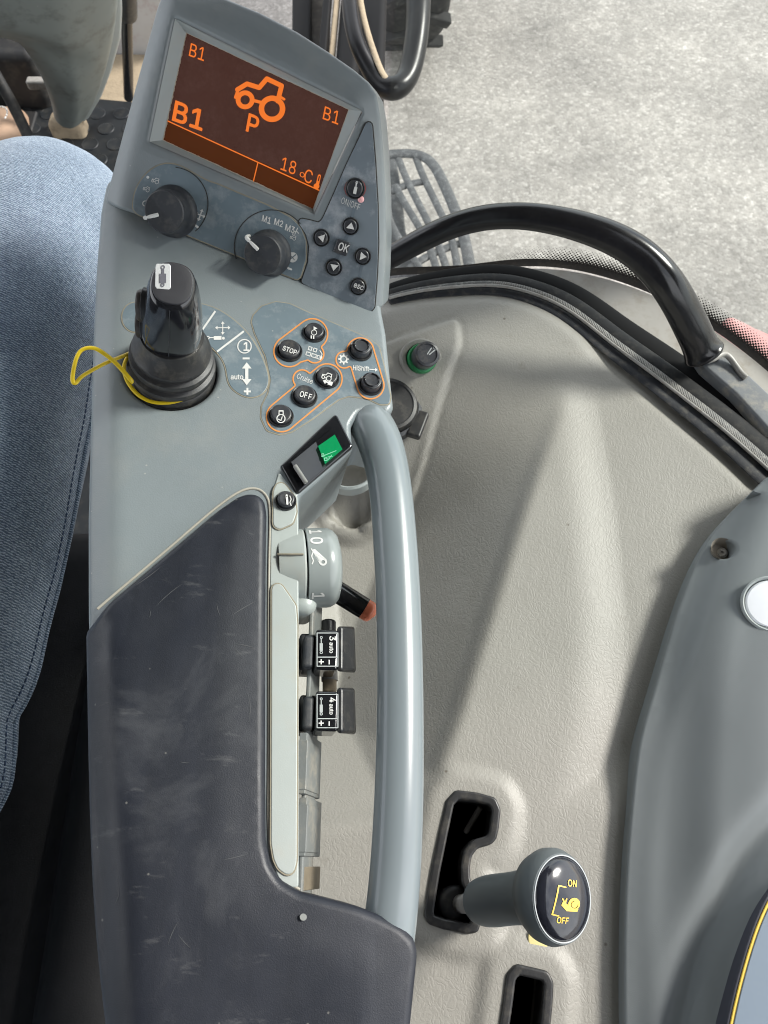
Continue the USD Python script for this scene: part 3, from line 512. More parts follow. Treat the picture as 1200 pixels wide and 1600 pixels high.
# socket with its flap
fx = conpt(606, 640, .006); fn = unit((.12, -.1, 1))
sk = part(con, 'socket_flap', lathe(fx, fn, [(.029, -.012), (.029, .003), (.0275, .006), (.0245, .0068), (.0235, .0056), (.0001, .006)], 40, sx=1.0), RUBBER)
part(con, 'socket_ring', lathe(fx - fn * .002, fn, [(.0335, -.01), (.0335, .001), (.030, .003), (.0295, -.004)], 40), KNOB)
part(con, 'flap_tab', rbox((.014, .030, .008), .0025, conpt(652, 672, .010), ((1, -.35, 0), (.35, 1, 0), (0, 0, 1))), RUBBER)
part(con, 'cup_ring', lathe(conpt(546, 728, .004), (0, 0, 1), [(.0285, -.012), (.0285, .001), (.0265, .0025), (.0248, .001), (.0245, -.012)], 48), BEZEL)

# ---------------------------------------------------------------- rubber seals, sill and glass
SE = A(EDGE[2:] + [(1240, 800)])
def offs(px, d0, d1):
    c = spline(px, 100); t = np.gradient(c, axis=0); t /= np.linalg.norm(t, axis=1)[:, None]; n = np.stack([t[:, 1], -t[:, 0]], 1)
    return c + n * np.linspace(0, 1, 100)[:, None] ** .8 * 1.0 * (d1 - d0) + n * d0
seal = thing('door_seal', 'black layered rubber seal along the curved window edge', 'seal', az(1000, 590, ZC))
def ribbon(d0, d1, r, z, rn=.6):
    p = offs(SE, d0, d1); c = level(z).at(p); return tube(c, r, raw=True, k=14, rn=rn)
part(seal, 'inner_band', tube(np.c_[level(ZC - .004).at(offs(SE, 2, 10)), np.linspace(.0055, .0105, 100)], 0, raw=True, k=18, rn=.16), plastic('worn_rubber', (.020, .022, .027), .42, .15, 700, .2, 30, DUST, .25), smooth=True)
part(seal, 'steel_lip', ribbon(6.5, 24, .0016, ZC + .0005, 1), STEEL, smooth=True)
ribp = level(ZC - .001).at(offs(SE, 9, 31))
part(seal, 'ribbed_strip', tube(np.c_[ribp, np.linspace(.002, .0056, 100)], 0, raw=True, k=12, rn=.3), plastic('ribbed_rubber', (.07, .07, .068), .5, .3, 600, .5, 60, (.4, .39, .36), .8), smooth=True)
rc = spline(ribp, 260); rt, rs, rb_ = frames(rc)
part(seal, 'rib', [rbox((.0072 * k / 260 + .002, .0007, .0012), .0003, rc[k] + A([0, 0, .0009]), (unit(rs[k] + .5 * rt[k]), unit(rt[k] - .5 * rs[k]), (0, 0, 1))) for k in range(60, 258)], STEEL, kind='stuff')
part(seal, 'outer_band', tube(np.c_[level(ZC - .002).at(offs(SE, 14, 47)), np.linspace(.0042, .0105, 100)], 0, raw=True, k=18, rn=.16), SEALM, smooth=True)
part(seal, 'outer_lip', tube(np.c_[level(ZC - .012).at(offs(SE, 20, 72)), np.linspace(.006, .0145, 100)], 0, raw=True, k=18, rn=.18), POSTM, smooth=True)
sill = thing('window_sill', 'dusty pale metal sill strip between rubber seal and glass', 'sill', az(980, 500, ZC - .03))
WS = A([(590, 430), (640, 424), (720, 421), (800, 412), (880, 414), (940, 426), (990, 442), (1040, 464), (1110, 506), (1160, 541), (1205, 578), (1290, 660), (1380, 780), (1450, 900)], float)
ZG = ZC - .035
wsS = spline(WS, 90)
inner = offs(SE, 16, 60); Ls = level(ZG + .006)
band = Polygon(np.vstack([Ls.uv(inner[::3]), Ls.uv(spline(WS + A([2, 8]), 90)[:78][::-1])])).buffer(0)
part(sill, 'sill_plate', pillow(Ls, band, .001, .02, .012, presmooth=False), plastic('dusty_sill', (.40, .38, .35), .6, .3, 250, .2, 12, TAN and (.24, .19, .13), .6))
win = thing('side_window', 'curved side window pane with dotted black edge', 'window', az(1000, 450, ZG))
gl = level(ZG).at(wsS); tg, sg, _ = frames(gl); out = A([.10, .10, 0]); Hs = np.linspace(0, 1.02, 6)
pane = lambda off=0.0: np.stack([gl - sg * off * -1 + A([0, 0, h]) + out * h * .6 for h in Hs])
part(win, 'pane', grid(np.concatenate([np.stack([gl + A([0, 0, h]) + out * h * .6 for h in Hs]), np.stack([gl - sg * .004 + A([0, 0, h]) + out * h * .6 for h in Hs])[::-1]]), closed_u=True), GLASS, smooth=60)
fr = np.stack([gl + sg * .0007 + A([0, 0, h]) + out * h * .6 for h in (-.004, .0015, .007)])
part(win, 'edge_seal', grid(fr), BLACK, smooth=True)
dots, s_len = [], np.r_[0, np.cumsum(np.linalg.norm(np.diff(gl, axis=0), axis=1))]
oc = trimesh.creation.cylinder(1, .0002, sections=8)
step = .0040
for row in range(9):
    r0 = .0019 * (1 - row / 10.5)
    for s in np.arange(s_len[-1] * .16, s_len[-1] * .8, step) + (row % 2) * step / 2:
        r = r0 * float(smooth(s, s_len[-1] * .14, s_len[-1] * .34)) + 1e-6
        p = A([np.interp(s, s_len, gl[:, k]) for k in range(3)]); k = min(int(np.searchsorted(s_len, s)), 89)
        h = .0068 + row * step * .55; q = p + sg[k] * .0009 + A([0, 0, h]) + out * h * .6
        u3 = unit(A([0, 0, 1]) + out * .6); t3 = tg[k]; n3 = np.cross(t3, u3)
        v = [q + r * (math.cos(a) * t3 + math.sin(a) * u3) for a in np.linspace(0, 2 * np.pi, 8, endpoint=False)]
        dots.append(tm(v, [[0, i, i + 1] for i in range(1, 7)]))
part(win, 'dot_print', join(dots), plain('frit_black', (.008, .008, .008), .5), smooth=False, kind='stuff')
brk = thing('handle_bracket', 'grey bracket with dusty clamp at the foot of the handle', 'bracket', az(1120, 570, ZC))
part(brk, 'foot_plate', pillow(level(ZC + .004), level(ZC + .004).poly([(1085, 548), (1120, 545), (1160, 575), (1230, 640), (1250, 700), (1200, 670), (1150, 615), (1100, 572)]), .003, .02, .006), plastic('bracket_grey', (.14, .15, .16), .45, .2, 700, .3, 20, DUST, .6))
part(brk, 'clamp', rbox((.030, .014, .014), .004, az(1100, 556, ZC + .006), ((1, .15, 0), (-.15, 1, 0), (0, 0, 1))), BLACK)
part(brk, 'weld_bead', tube([az(1076, 552, ZC + .012), az(1090, 562, ZC + .015), az(1112, 562, ZC + .015), az(1132, 553, ZC + .012), az(1146, 566, ZC + .008), az(1165, 590, ZC + .006)], .003, 16, 8), STEEL)

hd = thing('grab_rail', 'thick black painted tube handle arching in front of the window', 'grab handle', az(1100, 560, ZC))
hpts = [(556, 430, 1.86, 16), (610, 402, 1.885, 17), (648, 381, 1.90, 18), (700, 356, 1.92, 18.5), (760, 340, 1.935, 19), (820, 338, 1.945, 20), (880, 347, 1.945, 21.5), (945, 367, 1.94, 23.5), (1000, 398, 1.93, 25), (1040, 440, 1.915, 26), (1066, 482, 1.89, 26), (1083, 516, 1.868, 26), (1094, 540, 1.852, 26.5), (1100, 552, 1.845, 30)]
part(hd, 'tube', tube([np.r_[az(x, y, z), r / FP * np.linalg.norm(az(x, y, z) - CAM) * .93] for x, y, z, r in hpts], 0, 120, 32), HANDLE, smooth=True)

# ---------------------------------------------------------------- blue grey trim at the right edge
ZT = 1.858
LT = level(ZT)
tb = [(1190, 753), (1155, 787), (1120, 830), (1092, 885), (1070, 945), (1050, 1010), (1028, 1085), (1010, 1150), (999, 1230), (991, 1320), (986, 1420), (985, 1520), (986, 1600), (990, 1750)]
trimP = LT.poly([tuple(p) for p in spline(A(tb), 60)] + [(1600, 1750), (1600, 700), (1260, 720)])
TE = LineString(LT.uv(spline(A(tb), 90)))
valley = LineString(LT.uv(spline(A([(1178, 790), (1160, 850), (1135, 920), (1110, 1000), (1096, 1080), (1088, 1180), (1084, 1300), (1082, 1420), (1076, 1520), (1070, 1620), (1066, 1700)]), 60)))
rimL = LineString(LT.uv(spline(A([(1320, 1240), (1240, 1320), (1190, 1390), (1160, 1460), (1140, 1530), (1126, 1600), (1110, 1700)]), 60)))
plateP = LT.poly([tuple(p) for p in spline(A([(1330, 1270), (1250, 1345), (1204, 1402), (1175, 1465), (1154, 1535), (1139, 1600), (1124, 1700)]), 40)] + [(1500, 1700), (1500, 1270)])
def surf(pl, zf, x, y):
    w = 0.0
    for _ in range(8): w = float(zf(pl.uv((x, y), w)[None])[0])
    return pl.uv((x, y), w)
def trz(q):
    P = shapely.points(q[:, 0], q[:, 1]); d = shapely.distance(P, TE)
    dv = shapely.distance(P, valley) * np.where(q[:, 0] > np.interp(q[:, 1], VV[:, 1], VV[:, 0]), 1, -1)
    z = .006 * smooth(d, 0, .02) - .015 * smooth(-dv, -.016, .026) + .016 * smooth(dv, -.008, .06)
    z += .004 * np.exp(-(dv / .014) ** 2) * smooth(q[:, 1], YV, YV + .12)
    dl = shapely.distance(P, rimL) * np.where(shapely.contains(plateP.buffer(.004), P), -1, 1)
    low = smooth(-q[:, 1], -YV - .02, -YV + .12)
    z -= .011 * np.exp(-((dl - .022) / .011) ** 2) * (dl > -.0) 
    z += .005 * (1 - smooth(np.abs(dl), 0, .006))
    return z
VV = A(valley.coords)[::-1]; VV = VV[np.argsort(VV[:, 1])]; YV = float(LT.uv((1090, 1150))[1])
scr = surf(LT, trz, 1131, 858)
trm = thing('pillar_trim', 'smooth blue grey moulded trim panel at the right edge', 'trim panel', LT.at((1100, 1300)))
scrP = affinity.rotate(affinity.scale(Point(scr).buffer(.0085), .85, 1.15), -8)
part(trm, 'trim_skin', pillow(LT, trimP.difference(scrP), .0025, .03, .0045, extra=trz, bsp=.0022, presmooth=False), TRIMP, smooth=60)
sz = float(trz(scr[None])[0])
part(trm, 'screw_well', lathe(LT.to3(scr, sz), (0, 0, 1), [(.0105, .0), (.0092, -.004), (.0075, -.009), (.0001, -.009)], 28), plastic('well_dirt', (.20, .18, .15), .7, .2, 500, .2, 40))
part(trm, 'screw', lathe(LT.to3(scr, sz - .0085) + A([.002, 0, 0]), unit((-.4, -.1, 1)), [(.0042, -.004), (.0042, .001), (.003, .0022), (.0012, .0022), (.001, .0008), (.0001, .0008)], 20), STEEL)
dc = surf(LT, trz, 1205, 946); dz = float(trz(dc[None])[0]); dn = unit((-.25, -.05, 1))
part(trm, 'dome_rim', lathe(LT.to3(dc, dz + .003), dn, [(.0232, -.012), (.023, .0002), (.0216, .0012), (.0206, .0004), (.020, -.006)], 48), BEZEL)
part(trm, 'silver_disc', lathe(LT.to3(dc, dz + .0015), dn, [(.0196, -.004), (.0196, .0005), (.018, .0022), (.011, .0028), (.0001, .003)], 48), plain('pale_disc', (.82, .84, .87), .25), label='pale glossy round disc')
rz = float(trz(LT.uv((1160, 1480))[None])[0]) 
LTP = level(ZT + .024)
plate_px = spline(A([(1330, 1262), (1252, 1338), (1205, 1397), (1176, 1462), (1155, 1533), (1140, 1598), (1124, 1700)]), 60)
pp = Polygon(np.vstack([LTP.uv(plate_px), LTP.uv([(1500, 1700), (1500, 1262)])])).buffer(0)
part(trm, 'inset_frame', pillow(LTP, pp.buffer(.0018), .001, .03, .012, presmooth=False, bsp=.003), plain('frame_dark', (.03, .032, .045), .5))
part(trm, 'yellow_line', pillow(Plane((0, 0, ZT + .0250), (0, 0, 1)), pp.buffer(-.0002), .0005, .003, .012, presmooth=False, bsp=.003), YELLOWP)
part(trm, 'inset_plate', pillow(Plane((0, 0, ZT + .0258), (0, 0, 1)), pp.buffer(-.0019), .0005, .003, .012, presmooth=False, bsp=.003), PLATE, label='pale blue grey inset plate with a yellow outline')
# ================================================================ armrest console
S1 = az(600, 490, 1.97)
T0 = math.radians(11)
PM = Plane(S1, (math.sin(T0), 0, math.cos(T0)))
arm = thing('armrest_console', 'blue grey control armrest with worn dark pad and button panels', 'armrest', PM.at((300, 1200)))
fit = lambda pts, n: [tuple(p) for p in spline(A(pts, float), n)]
body_px = [(154, 316)] + [(160, 290), (166, 270), (300, 322), (450, 382), (592, 440), (598, 489), (604, 520), (611, 590), (616, 636), (606, 648), (578, 640), (560, 646), (549, 664), (552, 700), (520, 730), (468, 776), (468, 815), (468, 960), (468, 1380), (464, 1420), (400, 1440), (175, 1440), (140, 1150), (133, 960), (133, 800), (137, 650), (142, 500), (147, 400)]
JB = (268, 579)                                   # centre of the joystick's boot
jbuv = PM.uv(JB); hole = Point(jbuv).buffer(.0312, quad_segs=24)
bodyP = PM.poly(body_px).difference(hole)
def bodyz(q):
    d = q @ A([0, 0]) if False else 0
    P = shapely.points(q[:, 0], q[:, 1]); dl = shapely.distance(P, LEFT)
    return -.010 * (1 - smooth(dl, 0, .028)) ** 2.2
LEFT = LineString(PM.uv([(147, 250), (147, 400), (142, 500), (137, 650), (133, 800), (131, 960), (134, 1150), (150, 1400), (165, 1700)]))
part(arm, 'body_shell', pillow(PM, bodyP, .0045, .085, .005, extra=bodyz, bsp=.0025), SHELL, smooth=50)
# arm pad
pad_px = fit([(127, 975), (129, 1100), (132, 1250), (138, 1400), (148, 1530), (160, 1640), (172, 1760)], 24) + [(640, 1760), (640, 1640), (648, 1560), (655, 1490), (650, 1468), (630, 1448), (600, 1432), (560, 1416), (510, 1403), (470, 1393), (440, 1375), (424, 1350), (416, 1315), (415, 1200), (415, 1000), (416, 860), (417, 800), (414, 780), (404, 770), (388, 768), (372, 773), (340, 795), (280, 846), (200, 914), (150, 956)]
padP = PM.poly(pad_px, .008)
padB = rnd(padP, .006).exterior
def padz(q):
    P = shapely.points(q[:, 0], q[:, 1]); d = shapely.distance(P, padB); dl = shapely.distance(P, LEFT)
    return .002 * smooth(d, 0, .03) - .013 * (1 - smooth(dl, 0, .022)) ** 2 + .0008 * (meshkit.fbm(np.c_[q * 16, np.zeros(len(q))], 3) - .5)
PP = Plane(PM.O + PM.n * .008, PM.n)
part(arm, 'arm_pad', pillow(PP, padP, .005, .05, .0055, extra=padz, bsp=.003), PAD, smooth=50, label='worn dark charcoal arm pad with pale scuffs')
seam = PM.uv([(152, 951), (200, 910), (280, 842), (340, 791), (372, 769), (388, 763), (404, 764), (416, 774), (421, 790), (421, 860), (420, 1000), (420, 1200), (421, 1310), (429, 1350), (444, 1372), (468, 1390)], .001)
part(arm, 'pad_seam', tube(PM.to3(spline(seam, 140), np.full(140, .0002)), .0009, raw=True, k=8), plastic('pale_seam', (.33, .31, .26), .6, .1, 600, .2, 40))
# paint spots left on the pad
for (x, y, r) in ((474, 1433, 5.5),):
    part(arm, 'paint_spot', pxsheet(PP, Point(x, y).buffer(r), .0026), plain('paint_grey', (.2, .21, .2), .6))
# hairline scuffs rubbed into the pad
rs_ = np.random.RandomState(11); sc_ = []
for _ in range(13):
    x, y = rs_.uniform(170, 400), rs_.uniform(900, 1580); a = rs_.choice([-.9, -.5, .3, 1.2]) + rs_.normal(0, .25); L = rs_.uniform(12, 55); b = rs_.normal(0, .25)
    pts = [(x + L * t * math.cos(a + b * t), y + L * t * math.sin(a + b * t)) for t in np.linspace(0, 1, 7)]
    sc_.append(Polygon([(p[0] + .42 * math.sin(a) * math.sin(math.pi * t + .01), p[1] - .42 * math.cos(a) * math.sin(math.pi * t + .01)) for p, t in zip(pts, np.linspace(0, 1, 7))] + [(p[0] - .42 * math.sin(a) * math.sin(math.pi * t + .01), p[1] + .42 * math.cos(a) * math.sin(math.pi * t + .01)) for p, t in list(zip(pts, np.linspace(0, 1, 7)))[::-1]]).buffer(.05))
part(arm, 'scuff_marks', sheet(PP, shapely.transform(unary_union(sc_), lambda q: PP.uv(q, .002)).buffer(0), .0002, extra=padz), plain('scuff_grey', (.06, .062, .066), .7), smooth=False, kind='stuff')
# rail
rp = [(546, 610, -.034, 22), (562, 634, -.017, 30), (577, 658, -.006, 35.5), (592, 688, -.001, 37), (607, 745, .001, 35.5), (616, 830, .001, 36), (622, 930, .001, 36.5), (625, 1050, .001, 37), (625, 1160, .001, 37.5), (622, 1280, .001, 38), (616, 1380, .0, 38), (610, 1440, .0, 38), (604, 1490, -.002, 37)]
def on_pm(x, y, w): return PM.at((x, y), w)
part(arm, 'side_rail', tube([np.r_[on_pm(x, y, w - .006), r / FP * np.linalg.norm(on_pm(x, y, w) - CAM) * .97] for x, y, w, r in rp], 0, 130, 44, rn=.85, hint=PM.n), GLOSSY, smooth=True, label='glossy blue grey side rail of the armrest')
# light grey strip with inlaid plates, pod for the dial
ES = PM.to3
strip = PM.poly([(424, 775), (436, 737), (465, 775), (466, 815), (467, 1000), (466.5, 1388), (440, 1384), (426, 1350), (422, 1310), (422, 900)], .0012)
SP = Plane(PM.O + PM.n * .0012, PM.n)
part(arm, 'grey_strip', pillow(SP, strip, .0008, .01, .008, presmooth=False, bsp=.003), STRIP, label='light grey plastic strip beside the pad')
SP2 = Plane(PM.O + PM.n * .0022, PM.n)
for pts in ([(427, 766), (437, 745), (461, 777), (464, 800), (458, 818), (440, 826), (428, 832), (426, 815)], [(424, 905), (430, 897), (438, 910), (452, 930), (463, 946), (465, 976), (464, 1345), (459, 1367), (449, 1369), (434, 1358), (427, 1343), (423, 1318)]):
    P = rnd(SP2.poly(pts), .004); part(arm, 'inlay_groove', pillow(SP2, P.buffer(.0007), .0004, .003, .01, presmooth=False, bsp=.002), GROOVE); part(arm, 'inlay_plate', pillow(Plane(PM.O + PM.n * .0026, PM.n), P.buffer(-.0001), .0007, .003, .01, presmooth=False, bsp=.002), STRIP)
# side wall with its embossed boxes: it leans outwards as it goes down
wt, wb = PM.at((469, 1200), -.004), PM.at((500, 1200), -.055)
wd = unit((wb - wt) - PM.e2 * ((wb - wt) @ PM.e2)); wn = np.cross(PM.e2, wd); wn = wn * np.sign(wn @ (CAM - wt))
WL = Plane(wt, wn, PM.e2)
def wbox(px0, px1, y0, y1, t, r=.0012):
    q = WL.uv(A([(px0, y0), (px1, y1)], float)); c = q.mean(0); d = np.abs(q[1] - q[0]); return rbox((d[0], d[1], t * 2), r, WL.to3(c), (WL.e1, WL.e2, WL.n))
WG = plastic('wall_grey', (.155, .165, .16), .5, .15, 800, .12, 20, DUST, .6)
part(arm, 'side_wall', wbox(467, 501, 1420, 940, .0015), WG)
for ya, yb in ((1240, 1160), (1338, 1254)):
    f0 = part(arm, 'embossed_box', wbox(470, 497, ya, yb, .0024, .0006), WG)
    part(f0, 'face_panel', wbox(470, 494, ya - 6, yb + 9, .0030, .0006), WG)
part(arm, 'dirt_patch', wbox(470, 496, 1392, 1354, .0019, .0005), DIRT)

# ---- joystick legend film
LP0 = Plane(PM.O + PM.n * .0, PM.n)
def film(parent, px, m=FILM, w=.0006, name='legend_panel', groove=GROOVE, gw=.0009, pl=PM):
    P = rnd(pl.poly(px), .0025)
    part(parent, 'panel_groove', pillow(pl.up(w * .55), P.buffer(gw), .0004, .002, .01, presmooth=False, bsp=.002), groove)
    return part(parent, name, pillow(pl.up(w), P, .0004, .002, .008, presmooth=False, bsp=.002), m)
bean = fit([(312, 475), (340, 484), (362, 498), (382, 516), (397, 536), (409, 558), (417, 580), (419, 598), (411, 614), (391, 621), (371, 614), (358, 600), (353, 577), (346, 560), (333, 545), (312, 530), (290, 520), (270, 512)], 60) + [(268, 480), (290, 473)]
f1 = film(arm, bean)
f2 = film(arm, [(211 + 20 * math.cos(a), 496 + 23 * math.sin(a)) for a in np.linspace(0, 2 * np.pi, 40)])
pr = lambda par, g, m=WHITE, w=.0009, pl=PM, nm='printed_symbol': part(par, nm, pxsheet(pl, g, w), m, smooth=False)
def arrow(p, q, w=2.0, h=4.5, both=False):
    p, q = A(p, float), A(q, float); d = unit(q - p); s = A([-d[1], d[0]]); g = [LineString([p + d * (h if both else 0), q - d * h]).buffer(w / 2, cap_style='flat'), Polygon([q, q - d * h * 1.3 + s * h, q - d * h * 1.3 - s * h])]
    if both: g.append(Polygon([p, p + d * h * 1.3 + s * h, p + d * h * 1.3 - s * h]))
    return unary_union(g)
pr(f1, unary_union([ln((336.5, 486), (308, 527), w=3, cap='flat'), ln((381, 517.5), (339, 549.5), w=3, cap='flat')]), nm='divider_line')
pr(f1, unary_union([arrow((336, 512), (360, 512), 1.4, 3, True), arrow((348, 502), (348, 523), 1.4, 3, True)]), nm='arrow_cross')
pr(f1, unary_union([ringpx((325, 527.5), 2, 1.4), ln((327, 527.5), (335, 527.5), w=1.6), sbox(334, 525, 346, 531), Point(349, 528.5).buffer(2.2)]), nm='cylinder_symbol')
pr(f1, ringpx((382, 541), 10.5, 1.8), nm='number_ring')
part(f1, 'lettering', text(PM, '1', (378.5, 548), 13, 0, .0009), WHITE, smooth=False)
part(f1, 'lettering', text(PM, 'auto', (360, 592.5), 7.6, 0, .0009, width=20), WHITE, smooth=False)
pr(f1, unary_union([sbox(379, 558.5, 390, 561.5), sbox(381, 610, 392, 613), sbox(385, 606, 388, 617)]), nm='plus_minus')
pr(f1, arrow((385.5, 566), (385.5, 602), 5, 7.5, True), nm='double_arrow')

# ---- button panel with its orange outlines
bp_px = [(393, 503), (396, 493), (409, 479), (431, 472), (452, 475), (478, 487), (513, 502), (553, 519), (577, 530), (592, 542), (599, 570), (610, 620), (608, 632), (593, 632), (572, 622), (545, 619), (529, 624), (487, 655), (455, 675), (436, 679), (417, 673), (408, 653), (409, 635), (419, 615), (423, 594), (415, 557), (398, 521)]
f3 = film(arm, bp_px, name='button_panel')
cap_ = lambda r, *c: LineString(c).buffer(r) if len(c) > 1 else Point(c[0]).buffer(r)
outline = lambda g, w=2.2: g.buffer(-3).buffer(6).buffer(-3).exterior.buffer(w / 2)
o1 = unary_union([cap_(24, (452, 549), (488, 522)), cap_(14, (492, 553)), Polygon([(455, 570), (490, 560), (500, 530), (470, 530)])])
o2 = unary_union([cap_(23.5, (440, 651), (511, 592)), cap_(14, (472, 592)), Polygon([(470, 600), (440, 640), (500, 600), (486, 585)])])
o3 = unary_union([cap_(21, (563, 549), (579, 602)), cap_(13, (538, 562))])
for g in (o1, o2, o3): pr(f3, outline(g), ORANGE, nm='orange_outline')
def push(par, c, r, h=.0045, label=None, pl=PM, inner=.74, m=CAP, name='push_button', base=.0006):
    O = pl.at(c, base); R = r / FP * np.linalg.norm(O - CAM) * 1.0
    b = part(par, name, lathe(O, pl.n, button_prof(R * .80, h, .0012, .0004), 32), m, label=label)
    part(b, 'surround', lathe(O, pl.n, [(R, -.002), (R * 1.0, .0008), (R * .95, .0016), (R * .86, .0013), (R * .80, .0002)], 32), BLACK)
    return b, Plane(O + pl.n * h, pl.n)
T = lambda par, pl, s, at, h, ang=0, width=None, m=WHITE, w=.0003, bold=True, nm='lettering', shear=0.0: part(par, nm, text(pl, s, at, h, ang, w, bold, width, shear), m, smooth=False)
b, q = push(arm, (490.7, 520.7), 17.5, label='round black button with pause and play marks')
pr(b, unary_union([Polygon([(490, 510), (490, 516), (496, 513)]), sbox(485.5, 524, 487.5, 529), sbox(489, 524.5, 491, 529.5), ringpx((490.7, 519.5), 4, 1.0)]), WHITE, .0003, q)
b, q = push(arm, (452, 548.7), 20, label='round black STOP button'); T(b, q, 'STOP', (440.5, 546.5), 7.2, 20, 23)
b, q = push(arm, (562.7, 549), 18.5, h=.007, label='upper plain black domed button'); part(b, 'raised_ring', lathe(q.O, q.n, [(.0062, -.003), (.0062, .0003), (.0055, .0008), (.0048, .0002)], 28), BLACKG)
b, q = push(arm, (578.7, 602), 19, h=.007, label='lower plain black domed button'); part(b, 'raised_ring', lathe(q.O, q.n, [(.0062, -.003), (.0062, .0003), (.0055, .0008), (.0048, .0002)], 28), BLACKG)
def tractor(c, s, ang=0, w=1.2, flip=1):
    g = unary_union([ringpx((-7, 4), 3, w), ringpx((5, 3), 5, w), ln((-10, -1), (-3, -2), (-1, -7), (8, -7), (9, -1), w=w), ln((-4, 4), (0, 4), w=w), ln((-10, -1), (-10, 3), w=w)])
    return affinity.translate(affinity.rotate(affinity.scale(g, s * flip, s, origin=(0, 0)), ang, origin=(0, 0)), *c)
b, q = push(arm, (510.7, 591), 19.5, label='round black button with a small tractor mark')
pr(b, unary_union([tractor((511, 588), .75, 20, 1.6), affinity.rotate(unary_union([arrow((517, 597), (504, 597), 2.5, 4), sbox(513, 594, 520, 600)]), 20, origin=(511, 597))]), WHITE, .0003, q)
b, q = push(arm, (476, 620), 20, label='round black OFF button'); T(b, q, 'OF', (467, 619), 8.6, 14, 12.5); T(b, q, 'F', (480.5, 623), 8.2, 14, 5.5)
b, q = push(arm, (438.7, 650.5), 20, label='round black button with an oil can shaped mark')
pr(b, unary_union([ringpx((439, 654), 6.3, 1.5), sbox(435.5, 641, 443, 643), ln((436, 643), (436, 648), w=1.4), ln((442.5, 643), (442.5, 648), w=1.4), ln((435, 655), (439, 657), (441, 651), w=1.4)]), WHITE, .0003, q)
T(f3, PM, 'Cruise', (462, 590), 8, 22, 27, w=.0009, bold=False, shear=.1)
T(f3, PM, 'HiShift', (550.5, 578), 7.2, 4, 26, w=.0009, bold=True)
pr(f3, arrow((577, 577), (590, 578), 1.4, 3), nm='arrow_mark')
gear = unary_union([Point(537, 561).buffer(6).difference(Point(537, 561).buffer(3.6))] + [affinity.rotate(sbox(535.8, 552.5, 538.2, 556), k * 45, origin=(537, 561)) for k in range(8)])
pr(f3, gear, nm='gear_mark')
pr(f3, affinity.rotate(unary_union([sbox(480 + 8 * i, 544, 485 + 8 * i, 549).exterior.buffer(.6) for i in range(2)] + [sbox(479 + 9 * i, 553, 486 + 9 * i, 558).exterior.buffer(.6) for i in range(3)] + [ln((498, 545), (503, 549), (503, 555), w=1.3), Polygon([(500, 554), (506, 554), (503, 559)])]), 18, origin=(490, 552)), nm='field_mark')

# ---- rocker switch
QR = PM.at(A([(525, 647), (551, 699), (464, 774), (439, 729)], float), .0)
rc0 = QR.mean(0); rx = unit(QR[0] - QR[3]); rn_ = unit(PM.n + .28 * np.cross(PM.n, rx) * -1); RP = Plane(rc0 + PM.n * .0, PM.n)
rk = part(arm, 'rocker_frame', pillow(Plane(PM.O + PM.n * .0022, PM.n), PM.poly([(525, 647), (551, 699), (464, 774), (439, 729)]), .0015, .02, .004, bsp=.002), BLACKG, label='black frame of the rocker switch')
K = lambda x, y, w: PM.at((x, y), w)
# rocker body: two faces meeting in a shallow V, the lit half carrying the lens
def wedge(px, ws, wb=.001):
    top = A([K(x, y, w) for (x, y), w in zip(px, ws)]); bot = A([PM.at(p, wb) for p in px]); return tm(np.vstack([top, bot]), trimesh.convex.convex_hull(np.vstack([top, bot])).faces) if False else trimesh.convex.convex_hull(np.vstack([top, bot]))
part(arm, 'rocker', [wedge([(493, 691), (519, 669), (538, 704), (509, 729)], (.005, .008, .008, .005)), wedge([(455, 722), (494, 690), (510, 729), (476, 758)], (.010, .005, .005, .010))], BLACKG, label='black rocker switch paddle')
part(arm, 'rocker_edge', tube([K(461, 728, .0105), K(478, 754, .0105)], .0016, 8, 10), plain('worn_edge', (.2, .2, .19), .3))
lens = part(arm, 'green_lens', trimesh.convex.convex_hull(np.vstack([[K(x, y, w + .0018) for (x, y), w in zip([(497, 697), (523, 679), (535, 702), (508, 725)], (.0060, .0088, .0088, .0060))], [K(x, y, w - .001) for (x, y), w in zip([(497, 697), (523, 679), (535, 702), (508, 725)], (.0054, .0082, .0082, .0054))]])), GREEN, label='lit green lens of the rocker switch')
LPn = np.cross(K(523, 679, .0082) - K(497, 697, .0054), K(508, 725, .0054) - K(497, 697, .0054)); LPn = LPn * np.sign(LPn @ PM.n)
LL = Plane(K(497, 697, .0054) + unit(LPn) * .0026, LPn)
pr(lens, affinity.rotate(unary_union([ln((502, 712), (526, 706), w=1), sbox(503, 708, 506, 712).exterior.buffer(.5), sbox(506, 715, 510, 719).exterior.buffer(.6), ln((512, 718), (518, 712), w=1), ln((512, 714), (519, 714), w=.9)]), -8, origin=(512, 710)), plain('pale_green', (.25, .6, .4), .5), .0002, LL)
# push button on the strip
b, q = push(arm, (446.5, 783), 16.5, h=.0045, label='round black button with a link arm mark on the grey strip', base=.0028)
pr(b, unary_union([affinity.rotate(Point(0, 0).buffer(1), 0), ln((448, 774), (449, 787), w=3.4), ln((453, 775), (455, 780), (453, 785), (455, 790), w=1.3)]).difference(Point(448, 776).buffer(.9)).difference(Point(0, 0).buffer(3)), WHITE, .0003, q)

